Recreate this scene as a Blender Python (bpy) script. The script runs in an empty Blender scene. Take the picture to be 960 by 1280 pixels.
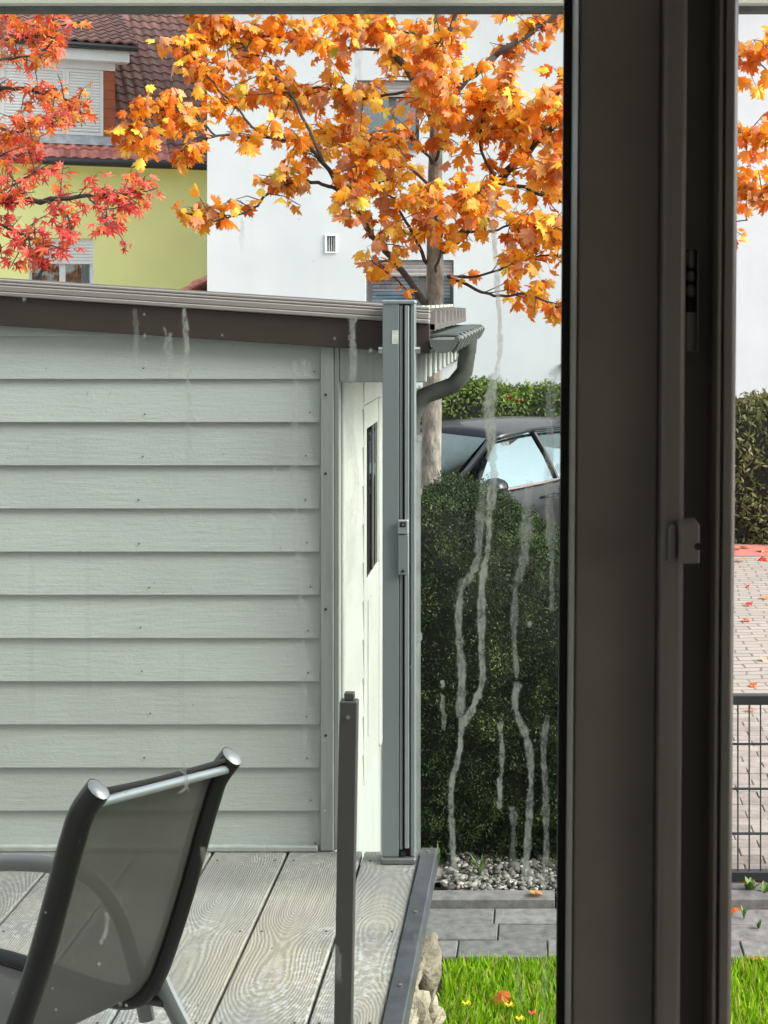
import bpy, bmesh, math, random
import numpy as np
from mathutils import Vector, Matrix
random.seed(7); rng = np.random.default_rng(7)
S = bpy.context.scene
COL = S.collection
R = math.radians
# ------------------------------------------------------------------ camera, sky, sun, exposure
EYE = 2.6            # camera height above the garden ground
F = 1850.0           # focal length in photo pixels (960x1280)
PX, PY = 680.0, 375.0
cam_d = bpy.data.cameras.new('camera'); cam = bpy.data.objects.new('camera', cam_d); COL.objects.link(cam)
cam.location = (0, 0, EYE); cam.rotation_euler = (R(90), 0, 0)
cam_d.sensor_fit = 'VERTICAL'; cam_d.sensor_height = 36; cam_d.sensor_width = 27
cam_d.lens = 36*F/1280
cam_d.shift_x = -(PX-480)/1280; cam_d.shift_y = -(640-PY)/1280
cam_d.clip_start = 0.02; cam_d.clip_end = 2000
cam_d.dof.use_dof = True; cam_d.dof.focus_distance = 6.5
cam_d.dof.aperture_fstop = cam_d.lens/1.5
S.camera = cam
SUN_AZ, SUN_EL = 106.0, 38.0      # degrees clockwise from +Y, elevation
w = bpy.data.worlds.new('World'); S.world = w; w.use_nodes = True
nt = w.node_tree; bg = nt.nodes['Background']
sky = nt.nodes.new('ShaderNodeTexSky'); sky.sky_type = 'NISHITA'; sky.sun_disc = False
sky.sun_elevation = R(SUN_EL); sky.sun_rotation = R(SUN_AZ)
sky.dust_density = 4.0; sky.air_density = 1.0; sky.ozone_density = 1.0
hs = nt.nodes.new('ShaderNodeHueSaturation'); hs.inputs['Saturation'].default_value = 0.35
nt.links.new(sky.outputs[0], hs.inputs['Color']); nt.links.new(hs.outputs[0], bg.inputs[0])
bg.inputs[1].default_value = 0.15
sd = bpy.data.lights.new('sun', 'SUN'); sun = bpy.data.objects.new('sun', sd); COL.objects.link(sun)
sd.energy = 0.65; sd.angle = R(20); sd.color = (1, 0.95, 0.88)
dv = Vector((math.sin(R(SUN_AZ))*math.cos(R(SUN_EL)), math.cos(R(SUN_AZ))*math.cos(R(SUN_EL)), math.sin(R(SUN_EL))))
sun.rotation_euler = dv.to_track_quat('Z', 'Y').to_euler(); sun.location = (20, 0, 20)
S.view_settings.view_transform = 'Standard'; S.view_settings.look = 'None'
S.view_settings.gamma = 1; S.view_settings.use_curve_mapping = False
S.view_settings.exposure = 1.6
S.render.engine = 'CYCLES'
S.cycles.transparent_max_bounces = 16
S.cycles.max_bounces = 8

# ------------------------------------------------------------------ helpers
def P(px, py, Y):                     # photo pixel + distance -> world point
    return Vector(((px-PX)/F*Y, Y, EYE-(py-PY)/F*Y))
def G(px, py, z=0.0):                 # photo pixel on the level z
    return P(px, py, (EYE-z)*F/(py-PY))
def worldloc(o):
    v = Vector((0, 0, 0))
    while o is not None:
        v = v+o.location; o = o.parent
    return v
def tag(o, label=None, cat=None, group=None, kind=None):
    if label: o['label'] = label
    if cat: o['category'] = cat
    if group: o['group'] = group
    if kind: o['kind'] = kind
    return o
def thing(name, label, cat, loc=(0, 0, 0), rotz=0, group=None, kind=None, parent=None):
    o = bpy.data.objects.new(name, None); COL.objects.link(o)
    o.empty_display_size = .1
    o.location = loc; o.rotation_euler = (0, 0, rotz); o.parent = parent
    return tag(o, label, cat, group, kind)
def link(name, me, parent=None, loc=None, rot=None):
    o = bpy.data.objects.new(name, me); COL.objects.link(o); o.parent = parent
    if loc is not None: o.location = loc
    if rot is not None: o.rotation_euler = rot
    return o

class MB:
    def __init__(s): s.v = []; s.f = []
    def add(s, vs, fs):
        n = len(s.v); s.v += [tuple(v) for v in vs]; s.f += [tuple(i+n for i in f) for f in fs]; return s
    def box(s, x0, x1, y0, y1, z0, z1):
        vs = [(x, y, z) for z in (z0, z1) for y in (y0, y1) for x in (x0, x1)]
        return s.add(vs, [(0, 2, 3, 1), (4, 5, 7, 6), (0, 1, 5, 4), (2, 6, 7, 3), (0, 4, 6, 2), (1, 3, 7, 5)])
    def prism(s, poly, axis, a, b):   # poly in the two other axes, extruded along axis from a to b
        n = len(poly)
        def mk(p, t):
            return (t, p[0], p[1]) if axis == 'x' else (p[0], t, p[1]) if axis == 'y' else (p[0], p[1], t)
        vs = [mk(p, a) for p in poly]+[mk(p, b) for p in poly]
        fs = [tuple(range(n))[::-1], tuple(range(n, 2*n))]+[(i, (i+1) % n, n+(i+1) % n, n+i) for i in range(n)]
        return s.add(vs, fs)
    def tube(s, pts, r, n=8, cap=True, flat=1.0, up=None):
        pts = [Vector(p) for p in pts]
        if not hasattr(r, '__len__'): r = [r]*len(pts)
        t0 = (pts[1]-pts[0]).normalized()
        u = Vector(up) if up else (Vector((0, 0, 1)) if abs(t0.z) < .9 else Vector((1, 0, 0)))
        base = len(s.v)
        for i, p in enumerate(pts):
            t = (pts[min(i+1, len(pts)-1)]-pts[max(i-1, 0)]).normalized()
            u = (u-t*u.dot(t)).normalized(); v = t.cross(u)
            for k in range(n):
                a = 2*math.pi*k/n
                q = p+u*(r[i]*math.cos(a))+v*(r[i]*flat*math.sin(a)); s.v.append(tuple(q))
        for i in range(len(pts)-1):
            for k in range(n):
                a = base+i*n+k; b = base+i*n+(k+1) % n
                s.f.append((a, b, b+n, a+n))
        if cap:
            s.f.append(tuple(base+k for k in range(n))[::-1]); e = base+(len(pts)-1)*n
            s.f.append(tuple(e+k for k in range(n)))
        return s
    def cyl(s, a, b, r, n=12): return s.tube([a, b], r, n)
    def grid(s, rows):
        nv = len(rows[0]); base = len(s.v)
        for r_ in rows: s.v += [tuple(p) for p in r_]
        for i in range(len(rows)-1):
            for j in range(nv-1):
                a = base+i*nv+j; s.f.append((a, a+1, a+1+nv, a+nv))
        return s
    def build(s, name, mat, parent=None, smooth=False, bevel=0, local=False, recalc=True, seg=1):
        off = Vector((0, 0, 0)) if (local or parent is None) else worldloc(parent)
        me = bpy.data.meshes.new(name)
        me.from_pydata([(v[0]-off.x, v[1]-off.y, v[2]-off.z) for v in s.v], [], s.f); me.update()
        bm = bmesh.new(); bm.from_mesh(me)
        if recalc: bmesh.ops.recalc_face_normals(bm, faces=bm.faces)
        if bevel:
            es = [e for e in bm.edges if len(e.link_faces) == 2 and e.calc_face_angle() > .5]
            bmesh.ops.bevel(bm, geom=es, offset=bevel, segments=seg, affect='EDGES', profile=.5)
        bm.to_mesh(me); bm.free()
        if mat: me.materials.append(mat)
        if smooth:
            for p in me.polygons: p.use_smooth = True
            try: me.set_sharp_from_angle(angle=R(40))
            except Exception: pass
        return link(name, me, parent)
def box(name, mat, parent, x0, x1, y0, y1, z0, z1, bevel=0, local=False):
    return MB().box(x0, x1, y0, y1, z0, z1).build(name, mat, parent, bevel=bevel, local=local)
def npmesh(name, V, Fc, mat, parent=None, off=None, attr=None, smooth=False):
    me = bpy.data.meshes.new(name)
    if off is not None: V = V-np.array(off)
    nv, nf, k = len(V), len(Fc), Fc.shape[1]
    me.vertices.add(nv); me.vertices.foreach_set('co', V.astype(np.float32).ravel())
    me.loops.add(nf*k); me.loops.foreach_set('vertex_index', Fc.astype(np.int32).ravel())
    me.polygons.add(nf); me.polygons.foreach_set('loop_start', np.arange(0, nf*k, k, dtype=np.int32))
    try: me.polygons.foreach_set('loop_total', np.full(nf, k, dtype=np.int32))
    except Exception: pass
    if smooth: me.polygons.foreach_set('use_smooth', np.ones(nf, dtype=bool))
    me.update(calc_edges=True)
    if attr is not None:
        a = me.attributes.new('tint', 'FLOAT', 'POINT'); a.data.foreach_set('value', attr.astype(np.float32))
    me.materials.append(mat)
    return link(name, me, parent)
def scatter(V, Fc, locs, rots, scs):   # copies of one small mesh as arrays
    n = len(locs); nv = len(V)
    W = np.einsum('nij,vj->nvi', rots, V)*scs[:, None, None]+locs[:, None, :]
    FF = (Fc[None]+(np.arange(n)*nv)[:, None, None]).reshape(-1, Fc.shape[1])
    return W.reshape(-1, 3), FF
def frames(nrm, tip):                  # rotation matrices with z=nrm, y~tip
    z = nrm/np.linalg.norm(nrm, axis=1, keepdims=True)
    y = tip-z*(tip*z).sum(1, keepdims=True); y /= np.linalg.norm(y, axis=1, keepdims=True)+1e-9
    x = np.cross(y, z)
    return np.stack([x, y, z], axis=2)

# ------------------------------------------------------------------ materials
def lin(c): return tuple(((x/255)/12.92 if x/255 <= .04045 else ((x/255+.055)/1.055)**2.4) for x in c)
class NT:
    def __init__(s, name):
        s.m = bpy.data.materials.new(name); s.m.use_nodes = True; s.t = s.m.node_tree
        s.b = s.t.nodes['Principled BSDF']; s.out = s.t.nodes['Material Output']
    def n(s, typ, **kw):
        o = s.t.nodes.new('ShaderNode'+typ)
        for k, v in kw.items():
            if k.startswith('i_'): o.inputs[int(k[2:]) if k[2:].isdigit() else k[2:].replace('_', ' ')].default_value = v
            else: setattr(o, k, v)
        return o
    def l(s, a, b): s.t.links.new(a, b)
    def math(s, op, a, b=None, c=None):
        o = s.n('Math', operation=op)
        for i, x in enumerate((a, b, c)):
            if x is None: continue
            if hasattr(x, 'links') or hasattr(x, 'is_linked'): s.l(x, o.inputs[i])
            else: o.inputs[i].default_value = x
        return o.outputs[0]
    def mix(s, fac, a, b):
        o = s.n('Mix', data_type='RGBA')
        for x, i in ((fac, 0), (a, 6), (b, 7)):
            if hasattr(x, 'is_linked'): s.l(x, o.inputs[i])
            elif i == 0: o.inputs[0].default_value = x
            else: o.inputs[i].default_value = (*x, 1)
        return o.outputs[2]
    def coords(s, stretch=(1, 1, 1), world=False, rand=0):
        tc = s.n('TexCoord'); mp = s.n('Mapping'); mp.inputs['Scale'].default_value = stretch
        src = tc.outputs['Object']
        if world: src = s.n('NewGeometry').outputs['Position']
        s.l(src, mp.inputs['Vector'])
        if rand:
            oi = s.n('ObjectInfo'); cx = s.n('CombineXYZ')
            for i in range(3): s.l(s.math('MULTIPLY', oi.outputs['Random'], rand*(1+i*.37)), cx.inputs[i])
            s.l(cx.outputs[0], mp.inputs['Location'])
        return mp.outputs[0]
    def noise(s, vec, scale, detail=4, rough=.55):
        o = s.n('TexNoise'); s.l(vec, o.inputs['Vector']); o.inputs['Scale'].default_value = scale
        o.inputs['Detail'].default_value = detail; o.inputs['Roughness'].default_value = rough
        return o.outputs[0]
    def ramp(s, fac, stops):
        o = s.n('ValToRGB'); e = o.color_ramp.elements
        while len(e) < len(stops): e.new(.5)
        for k, (p, c) in enumerate(stops): e[k].position = p; e[k].color = (*c, 1)
        s.l(fac, o.inputs[0]); return o.outputs[0]
    def bump(s, h, strength, dist=.01):
        o = s.n('Bump'); o.inputs['Strength'].default_value = strength; o.inputs['Distance'].default_value = dist
        s.l(h, o.inputs['Height']); s.l(o.outputs[0], s.b.inputs['Normal']); return o
def mat(name, col, rough=.6, var=.12, vs=6, bump=0, bs=60, bd=.004, metal=0, rand=0, stretch=(1, 1, 1), spec=None, coat=0, off=0):
    t = NT(name); v = t.coords(stretch, rand=off)
    n1 = t.noise(v, vs, 6)
    a = tuple(c*(1-var) for c in col); b = tuple(min(1, c*(1+var)) for c in col)
    rr = t.ramp(n1, [(.3, a), (.7, b)])
    if rand:
        oi = t.n('ObjectInfo'); h = t.n('HueSaturation')
        t.l(t.math('MULTIPLY_ADD', oi.outputs['Random'], rand, 1-rand/2), h.inputs['Value']); t.l(rr, h.inputs['Color']); rr = h.outputs[0]
    t.l(rr, t.b.inputs['Base Color'])
    t.b.inputs['Roughness'].default_value = rough; t.b.inputs['Metallic'].default_value = metal
    if spec is not None: t.b.inputs['Specular IOR Level'].default_value = spec
    if coat: t.b.inputs['Coat Weight'].default_value = coat; t.b.inputs['Coat Roughness'].default_value = .03
    if bump: t.bump(t.noise(v, bs, 5), bump, bd)
    return t.m
def glass_mat(name, tint, fac, gl=(1, 1, 1), rough=.01, fres=True):
    t = NT(name)
    tr = t.n('BsdfTransparent'); tr.inputs[0].default_value = (*tint, 1)
    g = t.n('BsdfGlossy'); g.inputs[0].default_value = (*gl, 1); g.inputs['Roughness'].default_value = rough
    mx = t.n('MixShader')
    if fres:
        lw = t.n('LayerWeight'); lw.inputs[0].default_value = .3
        t.l(t.math('MULTIPLY_ADD', lw.outputs['Fresnel'], .7, fac), mx.inputs[0])
    else: mx.inputs[0].default_value = fac
    t.l(tr.outputs[0], mx.inputs[1]); t.l(g.outputs[0], mx.inputs[2]); t.l(mx.outputs[0], t.out.inputs[0])
    return t.m
def leaf_mat(name, stops, attr, rough=.5, trans=.35):
    t = NT(name)
    src = t.n('Attribute', attribute_name='tint').outputs['Fac'] if attr else t.n('ObjectInfo').outputs['Random']
    c = t.ramp(src, stops)
    v = t.coords(); n1 = t.noise(v, 9, 4)
    hsv = t.n('HueSaturation'); t.l(t.math('MULTIPLY_ADD', n1, .5, .75), hsv.inputs['Value']); t.l(c, hsv.inputs['Color'])
    c = hsv.outputs[0]
    t.l(c, t.b.inputs['Base Color']); t.b.inputs['Roughness'].default_value = rough
    t.b.inputs['Specular IOR Level'].default_value = .3
    tl = t.n('BsdfTranslucent'); t.l(c, tl.inputs[0]); mx = t.n('MixShader'); mx.inputs[0].default_value = trans
    t.l(t.b.outputs[0], mx.inputs[1]); t.l(tl.outputs[0], mx.inputs[2]); t.l(mx.outputs[0], t.out.inputs[0])
    return t.m

m = {}
m['frame'] = mat('window_frame_foil', (.24, .222, .192), .27, .08, 12, .15, 400, .0006)
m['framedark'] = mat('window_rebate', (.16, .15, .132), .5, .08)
m['keep'] = mat('beige_metal_keep', (.25, .235, .205), .45, .08)
m['gasket'] = mat('rubber_gasket', (.012, .012, .012), .6, .1)
m['steel'] = mat('fitting_steel', (.28, .27, .25), .35, .1, metal=1)
m['plaster'] = mat('room_plaster', (.8, .78, .74), .9, .05)
m['ownwall'] = mat('own_house_plaster', (.62, .6, .56), .9, .05, bump=.3, bs=120)
m['whitebar'] = mat('awning_bar_paint', (.62, .62, .54), .35, .04, 3)
m['sheet'] = mat('awning_fabric', (.55, .52, .46), .8, .06)
m['zinc'] = mat('zinc', (.17, .187, .18), .42, .22, 9, .1, 60, .001, metal=.55)
m['zincdark'] = mat('zinc_pipe', (.08, .088, .082), .45, .3, 12, .1, 60, .001, metal=.45)
m['fascia'] = mat('brown_fascia_paint', (.042, .029, .0245), .45, .1, 5, .1, 90, .001)
m['roofedge'] = mat('grey_verge_strip', (.25, .23, .215), .5, .1, 8, stretch=(.2, 3, 3))
m['roofsheet'] = mat('grey_roof_sheet', (.1, .09, .083), .7, .3, 14, .2, 60)
m['post'] = mat('anodised_post', (.235, .275, .285), .38, .04, 3, metal=.35)
m['postlight'] = mat('anodised_rail', (.36, .4, .41), .35, .05, metal=.5)
m['railpost'] = mat('grey_brown_rail_post', (.085, .081, .077), .45, .06, 8, .1, 200, .0006)
m['black'] = mat('black_plastic', (.012, .012, .012), .5, .1)
m['bolt'] = mat('bright_bolt', (.6, .6, .58), .3, .1, metal=1)
m['label'] = mat('pale_sticker', (.6, .62, .58), .6, .2, 40)
m['edgemetal'] = mat('black_deck_edging', (.06, .068, .078), .38, .35, 14, .25, 50, .003)
m['stone'] = mat('pale_limestone', (.33, .29, .21), .95, .55, 14, .9, 45, .02, rand=.5, off=5)
m['frost'] = mat('white_roller_shutter', (.8, .8, .78), .5, .04)
m['darkframe'] = mat('taupe_window_frame', (.11, .1, .1), .5, .08)
m['whiteframe'] = mat('white_window_frame', (.78, .78, .76), .45, .03)
m['sill'] = mat('dark_window_sill', (.1, .1, .1), .5, .1)
m['interior'] = mat('dim_room', (.05, .055, .06), .9, .1)
m['curtain'] = mat('grey_curtain', (.3, .3, .32), .9, .2, 4, stretch=(30, 1, .2))
m['blind'] = mat('pale_blue_blind', (.62, .68, .74), .6, .05)
m['flash'] = mat('lead_flashing', (.45, .46, .47), .5, .3, 8, .4, 20, .01)
m['dgutter'] = mat('dark_gutter', (.03, .03, .03), .35, .1)
m['white'] = mat('white_paint', (.8, .8, .78), .5, .03)
m['tile'] = mat('brown_roof_tile', (.26, .125, .095), .5, .35, 5, .4, 40, .01, rand=.5, off=9)
m['tilered'] = mat('red_roof_tile', (.6, .22, .18), .5, .4, 5, .4, 40, .01, rand=.4, off=9)
m['terracotta'] = mat('terracotta_cladding', (.38, .09, .035), .6, .2, 5, rand=.25)
m['yellow'] = mat('yellow_render', (.93, .92, .4), .9, .05, 1.2, .25, 120, .006)
m['fence'] = mat('anthracite_fence', (.022, .025, .027), .4, .1)
m['red_pave'] = mat('red_paving', (.42, .16, .13), .85, .2, 10, .4, 60)
m['kerb'] = mat('dark_kerb', (.13, .13, .13), .85, .2, 10, .5, 80)
m['paver'] = mat('grey_garden_paver', (.15, .148, .145), .85, .35, 22, .5, 120, .004, rand=.35, off=7)
m['brick'] = mat('beige_driveway_paver', (.27, .24, .215), .85, .25, 12, .5, 120, .004, rand=.22, off=7)
m['soil'] = mat('soil', (.06, .045, .03), .95, .3, 8, .6, 40)
m['bark'] = mat('grey_tree_bark', (.24, .215, .185), .9, .55, 16, .9, 40, .02, stretch=(1, 1, .5))
m['twig'] = mat('dark_twig_bark', (.05, .04, .033), .85, .3, 9, .5, 60)
m['carpaint'] = mat('black_car_paint', (.01, .012, .015), .3, .1, coat=.25, spec=.25)
m['chrome'] = mat('chrome_trim', (.75, .75, .75), .12, .03, metal=1)
m['tyre'] = mat('tyre_rubber', (.02, .02, .02), .8, .1)
m['seatd'] = mat('dark_upholstery', (.03, .03, .032), .8, .1)
m['chairtube'] = mat('anthracite_chair_tube', (.014, .014, .0135), .33, .08, 20, spec=.6)
m['chairgrey'] = mat('grey_chair_tube', (.12, .12, .115), .35, .08, metal=.4)
m['armpad'] = mat('grey_arm_tube', (.3, .31, .31), .3, .05, metal=.5)
m['redflower'] = mat('red_petals', (.6, .06, .03), .6, .2)
m['yellowflower'] = mat('yellow_petals', (.8, .55, .02), .6, .2)
m['weed'] = mat('weed_leaf', (.12, .2, .04), .6, .3, 20)
m['trimgrey'] = mat('grey_trim_paint', (.37, .395, .37), .6, .12, 7, .35, 30, .003, stretch=(6, 6, .5), off=3)
m['winglass'] = glass_mat('house_window_glass', (.85, .9, .92), .1)
m['carglass'] = glass_mat('car_window_glass', (.5, .6, .62), .32, (.72, .9, .93))
m['pane'] = glass_mat('greenish_pane', (.95, .982, .968), .0, fres=False)
m['doorglass'] = glass_mat('shed_door_glass', (.3, .32, .31), .3, fres=False)

def siding(name, col, grain):
    t = NT(name); v = t.coords((grain*2.4, grain*2.4, grain*26), rand=11); v2 = t.coords((1, 1, 1), rand=7)
    g1 = t.noise(v, 3.2, 8, .65); n2 = t.noise(v2, 2.2, 4)
    base = t.ramp(n2, [(.3, tuple(c*.92 for c in col)), (.7, tuple(c*1.07 for c in col))])
    oi = t.n('ObjectInfo'); hv = t.n('HueSaturation'); t.l(t.math('MULTIPLY_ADD', oi.outputs['Random'], .13, .935), hv.inputs['Value']); t.l(base, hv.inputs['Color'])
    gw = t.noise(t.coords((1.2, 1.2, .5), world=True), 1.3, 6, .65)
    base = t.mix(t.math('MULTIPLY', t.ramp(gw, [(.5, (0, 0, 0)), (.75, (1, 1, 1))]), .4), hv.outputs[0], (col[0]*.8, col[1]*.8, col[2]*.72))
    c2 = t.mix(t.ramp(g1, [(.24, (1, 1, 1)), (.36, (0, 0, 0))]), base, tuple(c*.86 for c in col))
    t.l(c2, t.b.inputs['Base Color']); t.b.inputs['Roughness'].default_value = .6
    t.bump(t.math('ADD', g1, t.math('MULTIPLY', t.noise(v2, 90, 3), .5)), .45, .005); return t.m
m['siding'] = siding('grey_green_siding_paint', (.445, .48, .452), 1)
m['sidewhite'] = siding('white_siding_paint', (.375, .39, .36), 1)
def grime(mt):
    t = NT.__new__(NT); t.m = mt; t.t = mt.node_tree; t.b = t.t.nodes['Principled BSDF']
    old = t.b.inputs['Base Color'].links[0].from_socket
    n = t.noise(t.coords((1, 7, .8), world=True), 3, 6, .7); n2 = t.noise(t.coords((1, 1, 1), world=True), 2.5, 4)
    f = t.math('MULTIPLY', t.ramp(n, [(.48, (0, 0, 0)), (.7, (1, 1, 1))]), t.math('MULTIPLY', n2, .9))
    t.l(t.mix(f, old, (.24, .25, .21)), t.b.inputs['Base Color'])
grime(m['sidewhite'])

def deck_mat():
    t = NT('weathered_deck_board'); v = t.coords((1, 1, 1), rand=13)
    sx = t.n('SeparateXYZ'); tc = t.n('TexCoord'); t.l(tc.outputs['Object'], sx.inputs[0])
    cy = t.n('CombineXYZ'); oi = t.n('ObjectInfo')
    t.l(t.math('ADD', t.math('MULTIPLY', sx.outputs[1], 1.0), t.math('MULTIPLY', oi.outputs['Random'], 31.0)), cy.inputs[1])
    d = t.noise(cy.outputs[0], 1.15, 1)                       # depth of the pith along the board
    depth = t.math('MULTIPLY', t.math('MAXIMUM', t.math('SUBTRACT', d, .36), 0.0), .5)
    wob = t.noise(t.coords((1, .3, 1), rand=13), 9, 3)
    xo = t.math('ADD', sx.outputs[0], t.math('MULTIPLY_ADD', wob, .03, -.015))
    rad = t.math('SQRT', t.math('ADD', t.math('MULTIPLY', xo, xo), t.math('MULTIPLY', depth, depth)))
    fine = t.noise(v, 45, 3)
    ph = t.math('ADD', t.math('MULTIPLY', rad, 900.0), t.math('MULTIPLY', fine, 4.5))
    ring = t.math('MULTIPLY_ADD', t.math('SINE', ph), .5, .5)
    vs = t.coords((30, 1.6, 30), rand=5); st = t.noise(vs, 3, 5)
    big = t.noise(t.coords((1.4, .8, 1), world=True), 1.7, 5, .6)
    c1 = t.mix(t.ramp(big, [(.38, (0, 0, 0)), (.62, (1, 1, 1))]), (.29, .297, .29), (.43, .39, .305))
    c2 = t.mix(t.math('MULTIPLY', t.ramp(ring, [(.4, (0, 0, 0)), (.85, (1, 1, 1))]), t.math('MULTIPLY_ADD', big, 1.0, -.27)), c1, (.125, .115, .095))
    c3 = t.mix(t.math('MULTIPLY', t.ramp(st, [(.35, (1, 1, 1)), (.6, (0, 0, 0))]), .35), c2, (.16, .15, .13))
    sp = t.noise(t.coords((1, 1, 1), world=True), 46, 3, .7); spm = t.noise(t.coords((1, 1, 1), world=True), 2.2, 2)
    c4 = t.mix(t.math('MULTIPLY', t.ramp(sp, [(.5, (0, 0, 0)), (.6, (1, 1, 1))]), t.ramp(spm, [(.44, (0, 0, 0)), (.58, (.9, .9, .9))])), c3, (.47, .475, .46))
    wet = t.noise(t.coords((.7, 1.3, 1), world=True), 1.1, 3)
    c5 = t.mix(t.math('MULTIPLY', t.ramp(wet, [(.46, (0, 0, 0)), (.62, (1, 1, 1))]), .6), c4, (.13, .135, .135))
    t.l(c5, t.b.inputs['Base Color'])
    t.l(t.math('MULTIPLY_ADD', wet, -.5, .85), t.b.inputs['Roughness'])
    t.bump(t.math('ADD', ring, st), .35, .003); return t.m
m['deck'] = deck_mat()

def stucco():
    t = NT('white_stucco'); v = t.coords()
    n1 = t.noise(v, 48, 5, .7); n2 = t.noise(v, 1.1, 5); n3 = t.noise(t.coords((3, 3, .5)), 1.5, 4)
    c = t.ramp(n2, [(.3, (.535, .557, .573)), (.7, (.6, .618, .633))])
    c = t.mix(t.math('MULTIPLY', t.ramp(n3, [(.55, (0, 0, 0)), (.8, (1, 1, 1))]), .18), c, (.4, .4, .385))
    c = t.mix(t.ramp(n1, [(.66, (0, 0, 0)), (.74, (.3, .3, .3))]), c, (.36, .375, .4))
    t.l(c, t.b.inputs['Base Color']); t.b.inputs['Roughness'].default_value = .9
    t.bump(n1, .3, .008); return t.m
m['stucco'] = stucco()

def drive():
    t = NT('far_driveway_paving'); v = t.coords((1, 1, 1), world=True)
    b = t.n('TexBrick'); 
    nz = t.n('TexNoise'); t.l(v, nz.inputs['Vector']); nz.inputs['Scale'].default_value = 1.6
    va = t.n('VectorMath', operation='MULTIPLY_ADD'); t.l(nz.outputs['Color'], va.inputs[0]); va.inputs[1].default_value = (.16, .16, 0); t.l(v, va.inputs[2])
    t.l(va.outputs[0], b.inputs['Vector'])
    b.inputs['Color1'].default_value = (.33, .29, .255, 1); b.inputs['Color2'].default_value = (.26, .23, .205, 1); b.inputs['Mortar'].default_value = (.07, .062, .055, 1)
    b.inputs['Scale'].default_value = 1; b.inputs['Brick Width'].default_value = .2; b.inputs['Row Height'].default_value = .1
    b.inputs['Mortar Size'].default_value = .008; b.inputs['Mortar Smooth'].default_value = .2
    n1 = t.noise(v, 1.3, 5); n2 = t.noise(v, 30, 3)
    c = t.mix(t.math('MULTIPLY', t.ramp(n1, [(.4, (0, 0, 0)), (.7, (1, 1, 1))]), .4), b.outputs[0], (.28, .27, .17))
    c = t.mix(t.math('MULTIPLY', n2, .35), c, (.36, .33, .3))
    t.l(c, t.b.inputs['Base Color']); t.b.inputs['Roughness'].default_value = .85
    t.bump(t.math('SUBTRACT', 1.0, b.outputs['Fac']), .7, .006); return t.m
m['drive'] = drive()

def mesh_fabric():
    t = NT('textilene_sling'); v = t.coords((1, 1, 1))
    ch = t.n('TexChecker'); t.l(v, ch.inputs[0]); ch.inputs['Scale'].default_value = 330
    n = t.noise(v, 5, 4)
    c = t.mix(n, (.05, .047, .043), (.08, .076, .07)); t.l(c, t.b.inputs['Base Color'])
    t.b.inputs['Roughness'].default_value = .5
    tr = t.n('BsdfTransparent'); mx = t.n('MixShader')
    t.l(t.math('MULTIPLY_ADD', n, -.08, .975), mx.inputs[0])
    t.l(tr.outputs[0], mx.inputs[1]); t.l(t.b.outputs[0], mx.inputs[2]); t.l(mx.outputs[0], t.out.inputs[0]); return t.m
m['sling'] = mesh_fabric()

def stain(name, op, col):
    t = NT(name); v = t.coords()
    n = t.noise(v, 600, 5, .8); n2 = t.noise(t.coords((1, 1, .25)), 60, 3)
    br_ = t.noise(t.coords((1, 1, .5)), 210, 5, .75)
    f = t.math('MULTIPLY', t.math('ADD', t.math('MULTIPLY', n, .5), t.ramp(br_, [(.36, (.12, .12, .12)), (.6, (1, 1, 1))])), op*1.05)
    ed = t.n('Attribute', attribute_name='tint').outputs['Fac']
    f = t.math('MINIMUM', t.math('MULTIPLY', f, ed), .92)
    df = t.n('BsdfDiffuse'); df.inputs[0].default_value = (*col, 1)
    tl = t.n('BsdfTranslucent'); tl.inputs[0].default_value = (*col, 1)
    m1 = t.n('MixShader'); m1.inputs[0].default_value = .8; t.l(df.outputs[0], m1.inputs[1]); t.l(tl.outputs[0], m1.inputs[2])
    tr = t.n('BsdfTransparent'); mx = t.n('MixShader'); t.l(f, mx.inputs[0]); t.l(tr.outputs[0], mx.inputs[1]); t.l(m1.outputs[0], mx.inputs[2])
    t.l(mx.outputs[0], t.out.inputs[0]); return t.m
m['stain'] = stain('lime_water_mark', .68, (.7, .72, .63))
m['stainfaint'] = stain('faint_water_mark', .36, (.65, .66, .6))
m['stainpink'] = stain('pinkish_water_mark', .62, (.7, .56, .5))

ORANGE = [(0, (.55, .12, .02)), (.12, (.75, .17, .01)), (.34, (.86, .29, .016)), (.55, (.89, .41, .03)), (.72, (.92, .55, .07)), (.84, (.66, .25, .12)), (.94, (.74, .34, .16)), (.975, (.88, .66, .08)), (1, (.5, .52, .06))]
REDS = [(0, (.6, .05, .05)), (.35, (.78, .11, .09)), (.65, (.8, .16, .1)), (.85, (.8, .2, .07)), (1, (.76, .32, .06))]
REDOR = [(0, (.68, .07, .03)), (.4, (.75, .16, .03)), (.8, (.75, .27, .03)), (1, (.6, .35, .05))]
m['leafA'] = leaf_mat('orange_maple_leaf', ORANGE, True); m['leafB'] = leaf_mat('orange_maple_leaf_single', ORANGE, False)
m['redA'] = leaf_mat('red_star_leaf', REDOR+[], True)
def two_ramp(attr):
    t = leaf_mat('red_star_leaf_%d' % attr, REDS, attr); return t
m['redA'] = two_ramp(True); m['redB'] = two_ramp(False)
m['redC'] = leaf_mat('orange_red_star_leaf', REDOR, False)
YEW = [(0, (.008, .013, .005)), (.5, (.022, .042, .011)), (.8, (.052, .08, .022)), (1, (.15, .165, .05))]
BEECH = [(0, (.05, .058, .02)), (.5, (.12, .13, .045)), (.85, (.21, .205, .08)), (1, (.34, .29, .13))]
LOW = [(0, (.05, .085, .015)), (.5, (.11, .17, .03)), (1, (.22, .27, .06))]
GRASS = [(0, (.13, .27, .008)), (.5, (.25, .48, .012)), (.82, (.4, .6, .03)), (.93, (.5, .5, .12)), (1, (.5, .4, .2))]
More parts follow.
